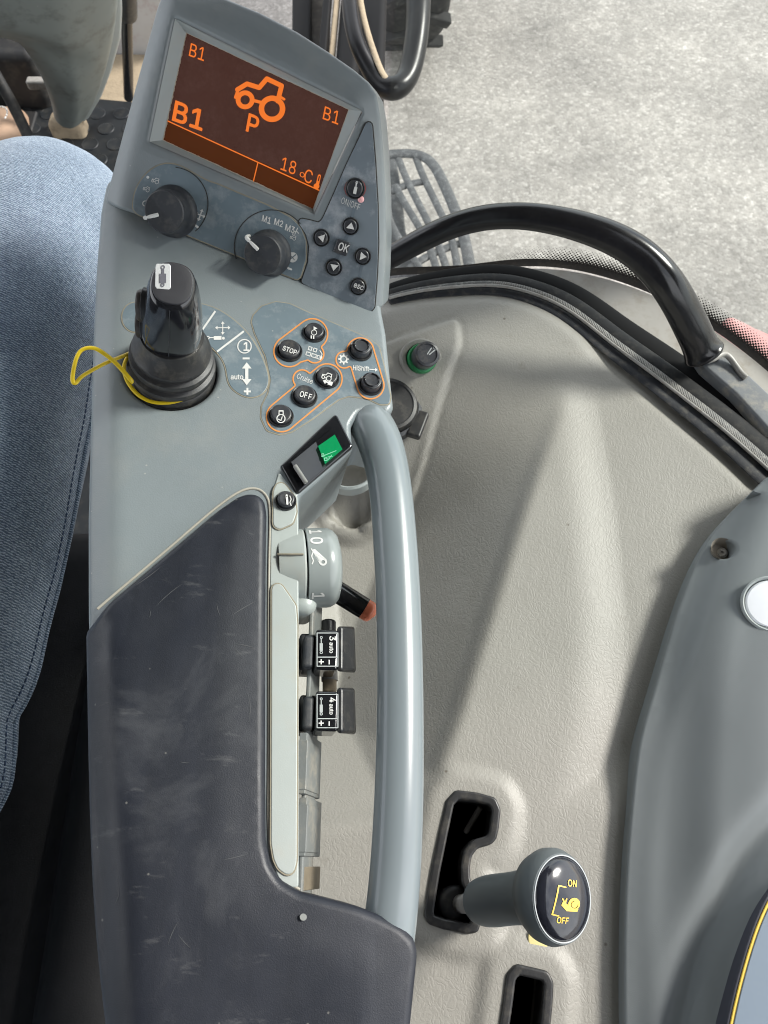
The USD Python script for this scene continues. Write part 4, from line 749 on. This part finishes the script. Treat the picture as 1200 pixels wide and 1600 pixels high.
# ---- dial pod and dial
dial = thing('dial_knob', 'grey drum dial numbered 1 and 0 on the armrest side', 'dial', PM.at((470, 880), 0))
ZD = -.010
dax = unit(PM.e1 + .10 * PM.e2 + .02 * PM.n)
dO = PM.at((480, 872), .0) + PM.n * (-.0205 + .001)
RD = .0272
podp = [(.0275, -.024), (.0275, .0), (.0262, .0012), (.0001, .0012)]
part(dial, 'pod', [lathe(dO - dax * .0005, dax, [(.0235, -.0175), (.0262, -.006), (.0268, -.0012), (.026, .0), (.0001, .0)], 56, e1=PM.n), ], STRIP, smooth=40)
part(dial, 'pod_line', tube([PM.at((434, 866), .0036), PM.at((452, 866), .0062), PM.at((474, 866), .0077)], .0007, 10, 8), GROOVE)
part(dial, 'pod_foot', rbox((.018, .026, .034), .008, PM.at((472, 940), -.026), (PM.e1, PM.e2, PM.n)), STRIP)
DP = [(RD, .0008), (RD, .0135), (RD * .985, .0165), (RD * .93, .0195), (RD * .82, .0220), (RD * .6, .0238), (RD * .3, .0246), (.0001, .0248)]
part(dial, 'drum', lathe(dO, dax, [(RD * .96, .0004)] + DP, 72, e1=PM.n), plastic('dial_grey', (.235, .26, .255), .27, .05, 800, .06, 20, coat=.2), smooth=40)
def rimtext(parent, verts2, faces, s0, u0, nm='digit'):
    """wraps flat lettering (x along the axis, y round the rim) on the drum"""
    e = unit(PM.n - dax * (PM.n @ dax)); s = np.cross(dax, e); th = verts2[:, 1] / RD + s0
    P = dO + dax * (u0 + verts2[:, :1]) + (RD + .00025) * (np.cos(th)[:, None] * e + np.sin(th)[:, None] * s)
    part(parent, nm, tm(P, faces), WHITE, smooth=False)
sgn = np.sign(np.cross(dax, unit(PM.n - dax * (PM.n @ dax))) @ PM.e2)
for ch, ang, hgt in (('1', .74, .0078), ('0', .38, .0078), ('1', -1.05, .0078)):
    v, f = textshape(ch, True); w = v[:, 0].max()
    v2 = np.c_[v[:, 1] * hgt, -sgn * (v[:, 0] - w / 2) * hgt]; rimtext(dial, v2, f, sgn * ang, .0028)
sym = unary_union([Point(.0, .0035).buffer(.0026), Polygon([(-.0026, .0035), (.0026, .0035), (.0012, -.0055), (-.0012, -.0055)]), Point(0, -.0055).buffer(.0013)]).difference(Point(0, .0037).buffer(.0012))
sym = affinity.rotate(sym, -35 if sgn < 0 else 35, origin=(0, 0)); wav = LineString([(-.005, .004 * 1), (-.0042, .002), (-.0052, -.001), (-.004, -.004), (-.005, -.006)]).buffer(.0004)
for g in (sym, wav):
    v, f = trimesh.creation.triangulate_polygon(affinity.translate(g, .0065, 0), engine='earcut'); rimtext(dial, np.c_[v[:, 0], -v[:, 1] * -1], f, -.10 * sgn, .0012, 'lever_symbol')

fl = thing('finger_lever', 'short black lever with orange tip below the drum dial', 'lever', PM.at((530, 930), -.03))
la, lb, lc = PM.at((520, 920), -.030), PM.at((569, 951), -.032), PM.at((585, 961), -.032)
part(fl, 'stem', tube([la, lb], .0076, 8, 24, dome=False), BLACKG)
part(fl, 'orange_tip', tube(spline(A([np.r_[lb, .0076], np.r_[lb * .6 + lc * .4, .0074], np.r_[lb * .2 + lc * .8, .0058], np.r_[lc, .0018]]), 14), 0, raw=True, k=24), CORAL, smooth=True)

# ---- numbered valve levers
VG = 'numbered black valve levers beside the rail'
def valve(y0, digit, label):
    t = thing('valve_lever', label, 'lever', PM.at((500, y0 + 33), -.02), VG)
    bx = lambda x0, x1, ya, yb, w0, w1, r=.0022, tp=1.0: rbox((abs(PM.uv((x1, ya), w1)[0] - PM.uv((x0, ya), w1)[0]), abs(PM.uv((x0, yb), w1)[1] - PM.uv((x0, ya), w1)[1]), w1 - w0), r, (PM.at(((x0 + x1) / 2, (ya + yb) / 2), w1) - PM.n * (w1 - w0) / 2), (PM.e1, PM.e2, PM.n), tp)
    part(t, 'slider_base', bx(468, 500, y0 + 8, y0 + 66, -.04, -.018), BLACK)
    part(t, 'slider_tab', bx(474, 491, y0 + 10, y0 + 62, -.03, -.008, .0025), KNOB)
    part(t, 'key_cap', bx(493, 529, y0 + 2, y0 + 65, -.028, -.006, .002), BLACKG)
    vt = [PM.at((x, y), w) for x, y, w in ((532, y0 + 3, -.0075), (532, y0 + 63, -.0075), (548, y0 + 5, -.016), (549, y0 + 63, -.016), (532, y0 + 3, -.028), (532, y0 + 63, -.028), (549, y0 + 3, -.03), (551, y0 + 65, -.03))]
    m = trimesh.convex.convex_hull(np.vstack([trimesh.creation.icosphere(2, .0022).vertices + p for p in vt])); part(t, 'finger_grip', m, BLACK)
    fpn = np.cross(vt[1] - vt[0], vt[2] - vt[0]); fpn *= np.sign(fpn @ PM.n); FPn = Plane(vt[0] + unit(fpn) * .00225, fpn)
    pr(t, affinity.scale(ringpx((542, y0 + 32), 6.5, .8), .75, 1.3), plain('emboss', (.05, .05, .052), .3) if digit == '3' else '/World/Looks/emboss', .0002, FPn, 'round_emboss')
    KT = Plane(PM.O + PM.n * -.006, PM.n)
    cell = lambda x0, ya, x1, yb: sbox(x0, y0 + ya, x1, y0 + yb)
    pr(t, cell(495.5, 8, 528, 60).exterior.buffer(.7), GREYP, .0004, KT, 'frame_line')
    pr(t, cell(495.5, 45, 528, 46.6), GREYP, .0004, KT, 'divider_line')
    T(t, KT, digit, (515, y0 + 12), 9.5, 90, w=.0004); T(t, KT, 'auto', (515, y0 + 22.5), 6.2, 90, 17, w=.0004)
    pr(t, unary_union([cell(513.5, 50, 515.5, 57), cell(498, 52, 506, 54), cell(501, 49, 503, 57)]), WHITE, .0004, KT, 'plus_minus')
    pr(t, unary_union([ringpx((502, y0 + 15), 1.6, 1.1), ln((502, y0 + 17), (502, y0 + 24), w=1.6), cell(499.6, 24, 504.4, 36), ringpx((502, y0 + 38.5), 1.8, 1.2)]), GREYP, .0004, KT, 'cylinder_symbol')
    return t
valve(981, '3', 'black valve lever marked 3, nearest the orange tipped lever')
valve(1077, '4', 'black valve lever marked 4, second from the drum dial')
pin = thing('pivot_pin', 'grey pin with tan dirt between the two valve levers', 'pin', PM.at((515, 1062), -.04))
part(pin, 'sleeve', tube([PM.at((514, 1035), -.040), PM.at((515, 1064), -.040)], .0055, 6, 18, dome=False), STEEL); part(pin, 'dirty_end', tube([PM.at((515, 1064), -.040), PM.at((515, 1080), -.040)], .0047, 6, 18), TAN)
pin2 = part(pin, 'upper_end', tube([PM.at((513, 972), -.040), PM.at((513, 990), -.040)], .0052, 6, 18), BLACK)

# ================================================================ joystick
joy = thing('joystick', 'tall black joystick with white cylinder label on its top', 'joystick', PM.at(JB))
J0 = PM.at(JB, 0); JT = PM.at((267, 440), .0)
# the grip's axis: the boot's centre on the panel and the top face seen at its own height
jn = unit(PM.n + .065 * PM.e1)
HJ = None
best = min(((np.linalg.norm(np.array(project) - A([266, 456])), h) for h in np.arange(.05, .14, .002) for project in [(600 + FP * (((J0 + jn * h) - CAM) @ RT) / (((J0 + jn * h) - CAM) @ FW), 800 - FP * (((J0 + jn * h) - CAM) @ UP) / (((J0 + jn * h) - CAM) @ FW))]))
HJ = best[1]
jx, jy = PM.e1, PM.e2
part(joy, 'boot_well', lathe(J0, jn, [(.0312, -.0006), (.0310, -.0012), (.0306, -.007), (.0001, -.008)], 56), BLACK)
bprof = [(.0300, -.005), (.0304, -.001), (.0300, .0022), (.0286, .0036), (.0288, .0056), (.0302, .0078), (.0296, .0108), (.0270, .0122), (.0268, .0142), (.0284, .0166), (.0278, .0196), (.0252, .0210), (.0250, .0228), (.0262, .0248), (.0258, .0268), (.0235, .0295), (.0215, .037), (.0205, .042), (.0001, .043)]
part(joy, 'rubber_boot', lathe(J0, jn, bprof, 64), RUBBER, smooth=50)
secs = [(.0225, .0150, .0150, 0), (.036, .0168, .0162, 0), (.046, .0188, .0180, 0), (.056, .0192, .0186, .0), (.068, .0186, .0182, .0005), (.080, .0172, .0172, .001), (.090, .0155, .0160, .0012), (.097, .0136, .0145, .0012)]
sc = (HJ + .004) / .097
k = 48; aa = np.linspace(0, 2 * np.pi, k, endpoint=False)
sup = lambda e: (np.sign(np.cos(aa)) * np.abs(np.cos(aa)) ** e, np.sign(np.sin(aa)) * np.abs(np.sin(aa)) ** e)
cx_, sx_ = sup(.82)
hs = np.linspace(secs[0][0], secs[-1][0], 26); S_ = A(secs)
from scipy.interpolate import PchipInterpolator
W_, D_ = PchipInterpolator(S_[:, 0], S_[:, 1])(hs), PchipInterpolator(S_[:, 0], S_[:, 2])(hs)
rings = [J0 + jn * h * sc + jx * (W_[i] * cx_)[:, None] + jy * (D_[i] * sx_)[:, None] for i, h in enumerate(hs)]
tilt = unit(jn + jy * -.30 - jx * .0)               # the top face leans back to the driver
topC = J0 + jn * hs[-1] * sc
def topring(s, lift): 
    r = jx * (W_[-1] * s * cx_)[:, None] + jy * (D_[-1] * s * sx_)[:, None]; r = r - jn * ((r @ tilt) / (jn @ tilt))[:, None]; return topC + jn * lift + r
for i in range(len(rings)):                          # bend the upper rings gradually into the leaning top
    t = smooth(hs[i], .07, .097); r = rings[i] - (J0 + jn * hs[i] * sc); rings[i] = J0 + jn * hs[i] * sc + r - jn * ((r @ tilt) / (jn @ tilt))[:, None] * t
rings += [topring(.965, .0014), topring(.90, .0024), topring(.86, .0027)]
part(joy, 'grip', grid([rings[0] - jn * .004] + rings, closed_v=True), BLACKG, smooth=True)
part(joy, 'top_plate', grid([topring(.87, .0022), topring(.86, .0032), topring(.83, .0036), topring(.5, .0037), topring(.001, .0037)], closed_v=True), plastic('joystick_top', (.022, .022, .027), .5, .1, 1500, .1, 40), smooth=40)
TP = Plane(topC + jn * .0038, tilt)
lc = (TP.uv((267, 438)))
lab = TP.poly([(245, 412), (265, 412), (267, 416), (267, 450), (264, 452.5), (245, 451), (242, 447), (243, 415)])
lb_ = part(joy, 'label', pillow(TP, lab, .0003, .0008, .004, presmooth=False, bsp=.001), SILVER, label='white label with a hydraulic cylinder symbol')
pr(lb_, unary_union([ringpx((254.5, 417.5), 2.6, 1.5), sbox(252.5, 420, 256.5, 428), sbox(249, 427.5, 259.5, 442), sbox(252.5, 442, 256, 444), ringpx((254, 445), 2.4, 1.5)]), plain('label_dark', (.10, .10, .12), .5), .0004, TP, 'cylinder_symbol')
part(joy, 'mould_seam', tube([rings[i][int(k * .75)] - jy * .0001 for i in range(1, 26, 3)], .0003, 30, 6), KNOB)
def side_at(h, ang, out):
    i = int(np.argmin(np.abs(hs * sc - h))); j = int(ang / (2 * math.pi) * k) % k; return rings[i][j] + unit(rings[i][j] - (J0 + jn * hs[i] * sc)) * out
for h, hh, rr in ((.074 * sc, .0125, .008), (.052 * sc, .0115, .007)):
    c = side_at(h, math.pi * 1.0, 0.0); ax = unit(-jx + .05 * jy)
    bb = part(joy, 'thumb_button', lathe(c - ax * .003, ax, [(1.0 * rr, .0), (1.0 * rr, .0042), (.9 * rr, .0058), (.5 * rr, .0062), (.0001, .0062)], 28, sx=hh / rr, e1=jn), plastic('button_brown', (.03, .025, .022), .42, .1, 900, .15, 40))
    part(bb, 'bezel', lathe(c - ax * .003, ax, [(1.15 * rr, -.002), (1.15 * rr, .0022), (1.0 * rr, .0028), (1.0 * rr, .001)], 28, sx=hh / rr, e1=jn), BLACK)
# yellow cord round the boot
yc = thing('yellow_cord', 'thin yellow cord looped round the joystick boot', 'cord', PM.at((200, 600)))
cord = [(310, 612, .006), (299, 618, .005), (275, 627, .0035), (251, 629.5, .003), (232, 626, .003), (215, 616, .0035), (203, 602, .005), (196, 588, .008), (194, 572, .012), (202, 556, .016)]
cord2 = [(216, 545, .017), (200, 553, .017), (184, 559.5, .018), (168, 566, .019), (150, 575, .019), (136, 583, .019), (124, 592, .019), (117, 599, .019), (114.5, 597, .0195), (113.5, 588, .020), (116, 572, .022), (121, 556, .024), (128, 547, .025), (138, 543.5, .026), (150, 545, .026), (162, 552, .025), (175, 562, .024), (190, 577, .022), (203, 592, .020), (207, 597, .018)]
part(yc, 'cord_round_boot', tube([PM.at((x, y), w) for x, y, w in cord], .0014, 80, 10, rn=.7), YELLOW, smooth=True)
part(yc, 'free_loop', tube([PM.at((x, y), w) for x, y, w in cord2], .0015, 160, 10, rn=.6), YELLOW, smooth=True)
# ================================================================ display unit (leans back towards the driver)
S0 = PM.at((155, 315)); ax_ = unit(S1 - S0); TH = math.radians(50)
DN = math.cos(TH) * PM.n + math.sin(TH) * np.cross(ax_, PM.n)
PD = Plane(S0 + DN * .0015, DN, ax_)
dis = thing('display_unit', 'blue grey display housing with brown lit screen and keypad', 'display', S0 * .5 + S1 * .5)
fit2 = fit
house = [(156, 317), (168, 270), (185, 205), (205, 130), (224, 60), (238, 8), (250, -22), (264, -34), (284, -34), (330, -14), (400, 15), (460, 46), (510, 78), (550, 106), (574, 126), (586, 146), (592, 180), (597, 240), (600, 300), (601, 370), (599, 430), (595, 488), (500, 449), (400, 409), (240, 344)]
outP = PD.poly(house)
rec = PD.poly([(272, 28), (565, 173), (521, 300), (500, 345), (487, 331), (254, 230), (232, 221)])
def domez(q):
    P = shapely.points(q[:, 0], q[:, 1]); d = shapely.distance(P, SIDE); return -.007 * (1 - smooth(d, 0, .02)) ** 2
SIDE = LineString(PD.uv([(156, 330), (168, 270), (185, 205), (205, 130), (224, 60), (238, 8), (250, -22), (264, -34), (284, -34), (330, -14), (400, 15), (460, 46), (510, 78), (550, 106), (574, 126), (586, 146), (592, 180), (597, 240), (600, 300), (601, 370), (599, 430), (595, 510)]))
recP = PD.poly([(272, 28), (565, 173), (490, 333), (232, 221)])
part(dis, 'housing', pillow(PD, rnd(outP, .0034).difference(recP), .003, .045, .005, extra=domez, bsp=.002, presmooth=False), SHELL2, smooth=50)
WB = -.008
scr_px = [(291, 51), (545, 171), (489, 327), (254, 219)]
a = PD.at(A([(272, 28), (565, 173), (490, 333), (232, 221)], float), -.001); b = PD.at(A(scr_px, float), WB)
c_ = PD.to3(PD.uv(A([(272, 28), (565, 173), (490, 333), (232, 221)], float)) , np.full(4, -.0018))
m = grid([c_, b, b - DN * .002], closed_v=True); part(dis, 'screen_surround', m, BEZEL, smooth=False, label='pale recessed surround of the screen')
PS = Plane(PD.O + DN * (WB - .0004), DN, ax_)
sq = rnd(PS.poly([(286, 44), (550, 170), (491, 332), (249, 221)]), .002)
scn = part(dis, 'screen', sheet(PS, sq.buffer(.003), 0), SCREEN, smooth=False, label='lit brown screen with orange readouts')
low = PS.poly([(262, 190), (503, 295), (489, 328), (254, 220)])
part(scn, 'lower_band', sheet(PS, low, .00015), SCREENLOW, smooth=False)
gr = LineString(PS.uv(A(scr_px + scr_px[:1], float)))
edge = A(scr_px, float)
dn_ = []
rng = np.random.RandomState(3)
for i in (2, 3, 0, 1):
    p, q = edge[i], edge[(i + 1) % 4]; n = 90
    wid = (1.3, 1.5, .9, .5)[(2, 3, 0, 1).index(i)]
    pts = [p + (q - p) * t for t in np.linspace(0, 1, n)]; cen = edge.mean(0)
    inn = [x + unit(cen - x) * wid * rng.uniform(.4, 1.2) for x in pts]; dn_.append(Polygon([tuple(x) for x in pts] + [tuple(x) for x in inn[::-1]]).buffer(.2))
part(scn, 'edge_grime', pxsheet(PS, unary_union(dn_), .0005), plastic('screen_grime', (.42, .36, .28), .8, .2, 900, .3, 80), smooth=False)
G = lambda g, nm='screen_line': part(scn, nm, pxsheet(PS, g, .0004), GLYPH, smooth=False)
TX = lambda s, at, h, ang=22, width=None, bold=True, shear=-.17: part(scn, 'screen_text', text(PS, s, at, h, ang, .0004, bold, width, shear), GLYPH, smooth=False)
TX('B1', (293, 86.5), 20, 20, 27, False); TX('B1', (502, 185), 20, 21, 28, False); TX('B1', (265, 186), 30, 20, 54, True); TX('P', (381, 203), 27, 20, 22, True); TX('18', (436, 264), 20, 21, 26, False); TX('o', (467, 275), 10, 20, 9, False); TX('C', (473, 283), 20, 20, 14, False)
G(unary_union([ln((262, 189), (500, 298), w=1.8), ln((403, 254), (396, 283), w=1.6)]))
G(unary_union([ln((499, 275), (496, 288), w=5).difference(ln((499, 276), (497.5, 282), w=2)), Point(494.5, 291).buffer(4.5)]), 'thermometer_symbol')
trac = unary_union([ringpx((383, 156), 11, 7.5), ringpx((425, 170), 16.5, 8.5), ln((371, 140), (386, 131), (405, 137), (417, 123), (440, 134), (434, 158), w=7.5), ln((396, 157), (408, 160), w=5), ln((436, 150), (444, 155), w=4), ln((368, 152), (373, 138), w=5)])
G(trac, 'tractor_symbol')
# knob panel inset below the screen
kp = fit2([(208, 326), (211, 302), (222, 280), (240, 263), (260, 256), (282, 260), (306, 273), (340, 288)], 30) + [(375, 303), (420, 322), (456, 341), (470, 356), (478, 376), (478, 405), (470, 432), (464, 437), (400, 411), (300, 370), (214, 334)]
kpan = film(dis, kp, FILM, .0006, 'knob_panel', GROOVE, .0009, PD)
K1, K2 = (272, 314), (425, 380)
arc = lambda c, r, a0, a1, w=1.6, n=30: LineString([(c[0] + r * math.cos(t), c[1] + r * math.sin(t)) for t in np.linspace(a0, a1, n)]).buffer(w / 2)
pr(kpan, unary_union([arc((268, 318), 57, -1.45, .85), arc((424, 386), 58, 1.95, 5.6)]), DARKLINE, .0009, PD, 'arc_line')
def knob(base, cap, rb, rt, a0, label):
    bO, tO = PD.at(base, .0008), None
    hgt = min(np.arange(.01, .04, .0005), key=lambda h: np.linalg.norm(prj(PD.at(base, .0008) + DN * h) - A(cap)))
    hgt = float(np.clip(hgt, .014, .026)); tC = bO + DN * hgt
    Rb = rb / FP * np.linalg.norm(bO - CAM); Rt = rt / FP * np.linalg.norm(tC - CAM)
    return bO, tC, Rb, Rt, hgt
def prj(p): d = p - CAM; return A([600 + FP * (d @ RT) / (d @ FW), 800 - FP * (d @ UP) / (d @ FW)])
def make_knob(base, cap, rb, rt, pa, pb, label):
    # the axis: from the foot on the panel to the cap, both seen in the photograph; the knob stands square on the panel
    tC = PD.at(cap, .019); bO = PD.to3(PD.uv(prj(tC)) * 0 + (tC - PD.O) @ np.stack([PD.e1, PD.e2], 1), .0008)
    Rb = rb / FP * np.linalg.norm(bO - CAM); Rt = rt / FP * np.linalg.norm(tC - CAM)
    kn = part(dis, 'rotary_knob', lathe(bO, DN, [(Rb, -.001), (Rb, .002), (Rb * .97, .0035), (Rb * .93, .0045), (Rt * 1.03, .007), (Rt, .0165), (Rt * .985, .0185), (Rt * .93, .0194), (Rt * .55, .0190), (.0001, .0190)], 56), KNOB, smooth=35, label=label)
    tp = Plane(tC + DN * .0006, DN, ax_)
    pa, pb = A(pa, float), A(pb, float)
    p1, p0 = tp.at(pb, 0), tp.at(pa, 0)
    d = unit(p0 - p1); 
    part(kn, 'pointer', [tube([p1, p0], .0015, 8, 10, rn=.5, hint=DN), tube([p0 - DN * .0002, p0 + d * .0008 - DN * .003, p0 + d * .0012 - DN * .011], .0013, 8, 10)], WHITE)
make_knob(K1, (257, 331), 35, 29, (226, 340.5), (247, 335.5), 'left dark rotary knob with white pointer')
make_knob(K2, (411, 398), 33, 28.5, (385, 371.5), (403, 390), 'right dark rotary knob with white pointer')
pr(kpan, unary_union([tractor((243, 282), .55, 20, 1.6), Point(231, 277).buffer(2.3), tractor((229, 295), .5, 25, 1.6), arc((227, 318), 4, 2, 5, 1.5), ln((298, 347), (309, 355), w=3.5)]), WHITE, .0009, PD, 'tractor_symbols')
pr(kpan, affinity.rotate(unary_union([arrow((304, 336), (322, 336), 2, 3.2, True), arrow((313, 326), (313, 346), 2, 3.2, True)]), 20, origin=(313, 336)), WHITE, .0009, PD, 'arrow_cross')
for s, at, w in (('M1', (408, 345), 15), ('M2', (427, 350), 15), ('M3/', (444, 359), 21)): T(kpan, PD, s, at, 9.5, 20, w, w=.0009, shear=-.15)
pr(kpan, unary_union([Point(457, 402).buffer(8).difference(ln((452, 406), (462, 398), w=1.8)).difference(ln((453, 398), (460, 406), w=1.2)), ln((440, 414), (455, 421), w=3), tractor((458, 371), .45, 20, 1.8), arc((462, 366), 4.5, 3, 6, 1.3)]), WHITE, .0009, PD, 'mode_marks')
# keypad
key_px = [(576, 184), (562, 214), (541, 258), (523, 300), (505, 340), (499, 348), (484, 344), (469, 341), (466, 348), (478, 366), (483, 385), (481, 410), (473, 434), (470, 442), (520, 463), (580, 487), (585, 480), (589, 430), (591, 380), (590, 320), (586, 250), (581, 190)]
kpd = film(dis, key_px, FILM2, .0006, 'keypad_panel', DARKLINE, .0008, PD)
pr(kpd, unary_union([ln((553, 327), (549, 345), w=5), ln((546, 360), (524, 410), w=5), ln((510, 376), (560, 396), w=5), ln((566, 405), (561, 440), w=4)]), plastic('path_grey', (.12, .15, .175), .4, 0), .0008, PD, 'path_line')
b, q = push(dis, (555, 294.5), 14.5, .0025, 'round black power button ringed in red', PD); 
pr(kpd, ringpx((555, 294.5), 15.6, 2), RED, .0009, PD, 'red_ring')
pr(b, unary_union([ln((557, 286), (556, 293), w=2), ringpx((557.5, 285), 1.4, 1), affinity.rotate(sbox(552.5, 292, 557.5, 303), 12)]), WHITE, .0003, q)
part(dis, 'indicator_lamp', lathe(PD.at((564, 311.5), .0006), DN, [(.0024, -.001), (.0024, .0006), (.0016, .0012), (.0001, .0013)], 18), PINK)
T(kpd, PD, 'ON/OFF', (532, 317), 9.5, 22, 31, w=.0009, bold=False, shear=-.12)
def key(c, r, tri=None, lab=None):
    b, q = push(dis, c, r, .003, lab, PD)
    if tri is not None:
        g = affinity.rotate(Polygon([(c[0] - 6.5, c[1] + 4), (c[0] + 6.5, c[1] + 4), (c[0], c[1] - 6)]), tri, origin=c); pr(b, g, WHITE, .0003, q, 'arrow_mark')
    return b, q
key((548, 353.5), 12.5, 12, 'round up arrow key'); key((502.5, 371.5), 12.5, -75, 'round left arrow key'); key((567, 400.5), 12.5, 100, 'round right arrow key'); key((522, 417.5), 12.5, 190, 'round down arrow key')
okp = affinity.rotate(sbox(524, 375.5, 546, 397.5), 20)
ok = part(dis, 'ok_key', pillow(Plane(PD.O + DN * .0034, DN, ax_), PD.poly(list(okp.exterior.coords)), .001, .004, .003, bsp=.001), CAP, label='square OK key')
T(ok, Plane(PD.O + DN * .0034, DN, ax_), 'OK', (526.5, 389.5), 12, 18, 17)
b, q = key((560, 447.5), 13, None, 'round esc key'); T(b, q, 'esc', (551.5, 448), 8.5, 20, 16)

# ================================================================ turbo / range lever in the front gate
tl = thing('gate_lever', 'dark grey lever with round black cap marked ON and OFF', 'lever', az(712, 1412, ZC))
p0, p1, p2, p3 = az(700, 1414, ZC - .05), az(745, 1410, ZC + .022), az(752, 1409, ZC + .026), az(850, 1398, ZC + .085)
def pxr(px, p): return px / FP * np.linalg.norm(p - CAM)
part(tl, 'rod', tube([p0, p1, p2], .0065, 10, 20), STEEL)
part(tl, 'rod_collar', tube([p0, az(712, 1412, ZC - .012)], .0125, 8, 24), BLACK)
KBC = az(868, 1401, ZC + .098); kax = unit(p3 - p2)
cn = unit((.47, -.10, .87)); TLM = plastic('lever_grey', (.095, .112, .118), .5, .12, 1200, .08, 20)
sl = spline(A([np.r_[p2 - kax * .002, pxr(28, p2)], np.r_[p2 * .8 + p3 * .2, pxr(32, p2)], np.r_[p2 * .45 + p3 * .55, pxr(34.5, p3)], np.r_[p2 * .12 + p3 * .88, pxr(38, p3)], np.r_[KBC - cn * .012, pxr(42, KBC)]]), 40)
part(tl, 'sleeve', tube(sl, 0, raw=True, k=40), TLM, smooth=True)
RK = pxr(52.5, KBC)
up_ = unit(A([.0, 1, .1]) - cn * (A([.0, 1, .1]) @ cn))
part(tl, 'knob', lathe(KBC, cn, [(.0001, -.020), (RK * .6, -.020), (RK * .9, -.015), (RK * 1.04, -.007), (RK * 1.06, -.001), (RK * 1.0, .004), (RK * .96, .0062), (RK * .92, .0062), (RK * .9, .004)], 64, sx=1.10, e1=up_), TLM, smooth=40)
cp = part(tl, 'cap', lathe(KBC, cn, [(RK * .905, .0035), (RK * .895, .0068), (RK * .80, .0090), (RK * .6, .0108), (RK * .3, .0120), (.0001, .0123)], 64, sx=1.10, e1=up_), plastic('cap_gloss', (.010, .011, .016), .12, .0, 900, .1, 30, coat=.6), smooth=True, label='glossy black cap with yellow ON and OFF markings')
part(tl, 'cap_rim', lathe(KBC, cn, [(RK * .93, .0058), (RK * .93, .0069), (RK * .905, .0069), (RK * .90, .0058)], 64, sx=1.10, e1=up_), plain('rim_pale', (.4, .42, .43), .35))
def capsheet(m):
    """lets a flat print follow the cap's dome"""
    v = m.vertices - KBC; s2 = np.cross(cn, up_); a = (v @ up_) / 1.10; b = v @ s2; r = np.hypot(a, b) / RK
    h = np.interp(r, [0, .3, .6, .8, .895], [.0123, .0120, .0108, .0090, .0068]) + .0004
    m.vertices = KBC + (v @ up_)[:, None] * up_ + b[:, None] * s2 + h[:, None] * cn; return m
CPp = Plane(KBC + cn * .0112, cn, np.cross(up_, cn))
def subdiv(m):
    v, f = trimesh.remesh.subdivide_to_size(m.vertices, m.faces, .004); return tm(v, f)
CT = lambda s, at, h, ang, width, nm='lettering': part(cp, nm, capsheet(text(CPp, s, at, h, ang, 0, True, width)), YELLOWP, smooth=False)
CT('ON', (884.5, 1384), 10, 6, 15); CT('OFF', (869, 1442), 9.5, 4, 18)
part(cp, 'bracket_line', capsheet(subdiv(pxsheet(CPp, unary_union([ln((882, 1386), (872, 1383.5), (863, 1429), (872, 1431), w=2)]), 0))), YELLOWP, smooth=False)
snail = unary_union([Point(895, 1412).buffer(9.5).difference(arc((895.5, 1413), 5.5, 0, 4.6, 1.2)), Polygon([(877, 1409), (884, 1412), (889, 1420), (902, 1420), (900, 1424.5), (883, 1423), (875, 1414)]), ln((880, 1410), (877, 1404), w=2), ln((881, 1410), (883, 1404), w=2)])
part(cp, 'snail_symbol', capsheet(subdiv(pxsheet(CPp, snail.buffer(0), 0))), YELLOWP, smooth=False)
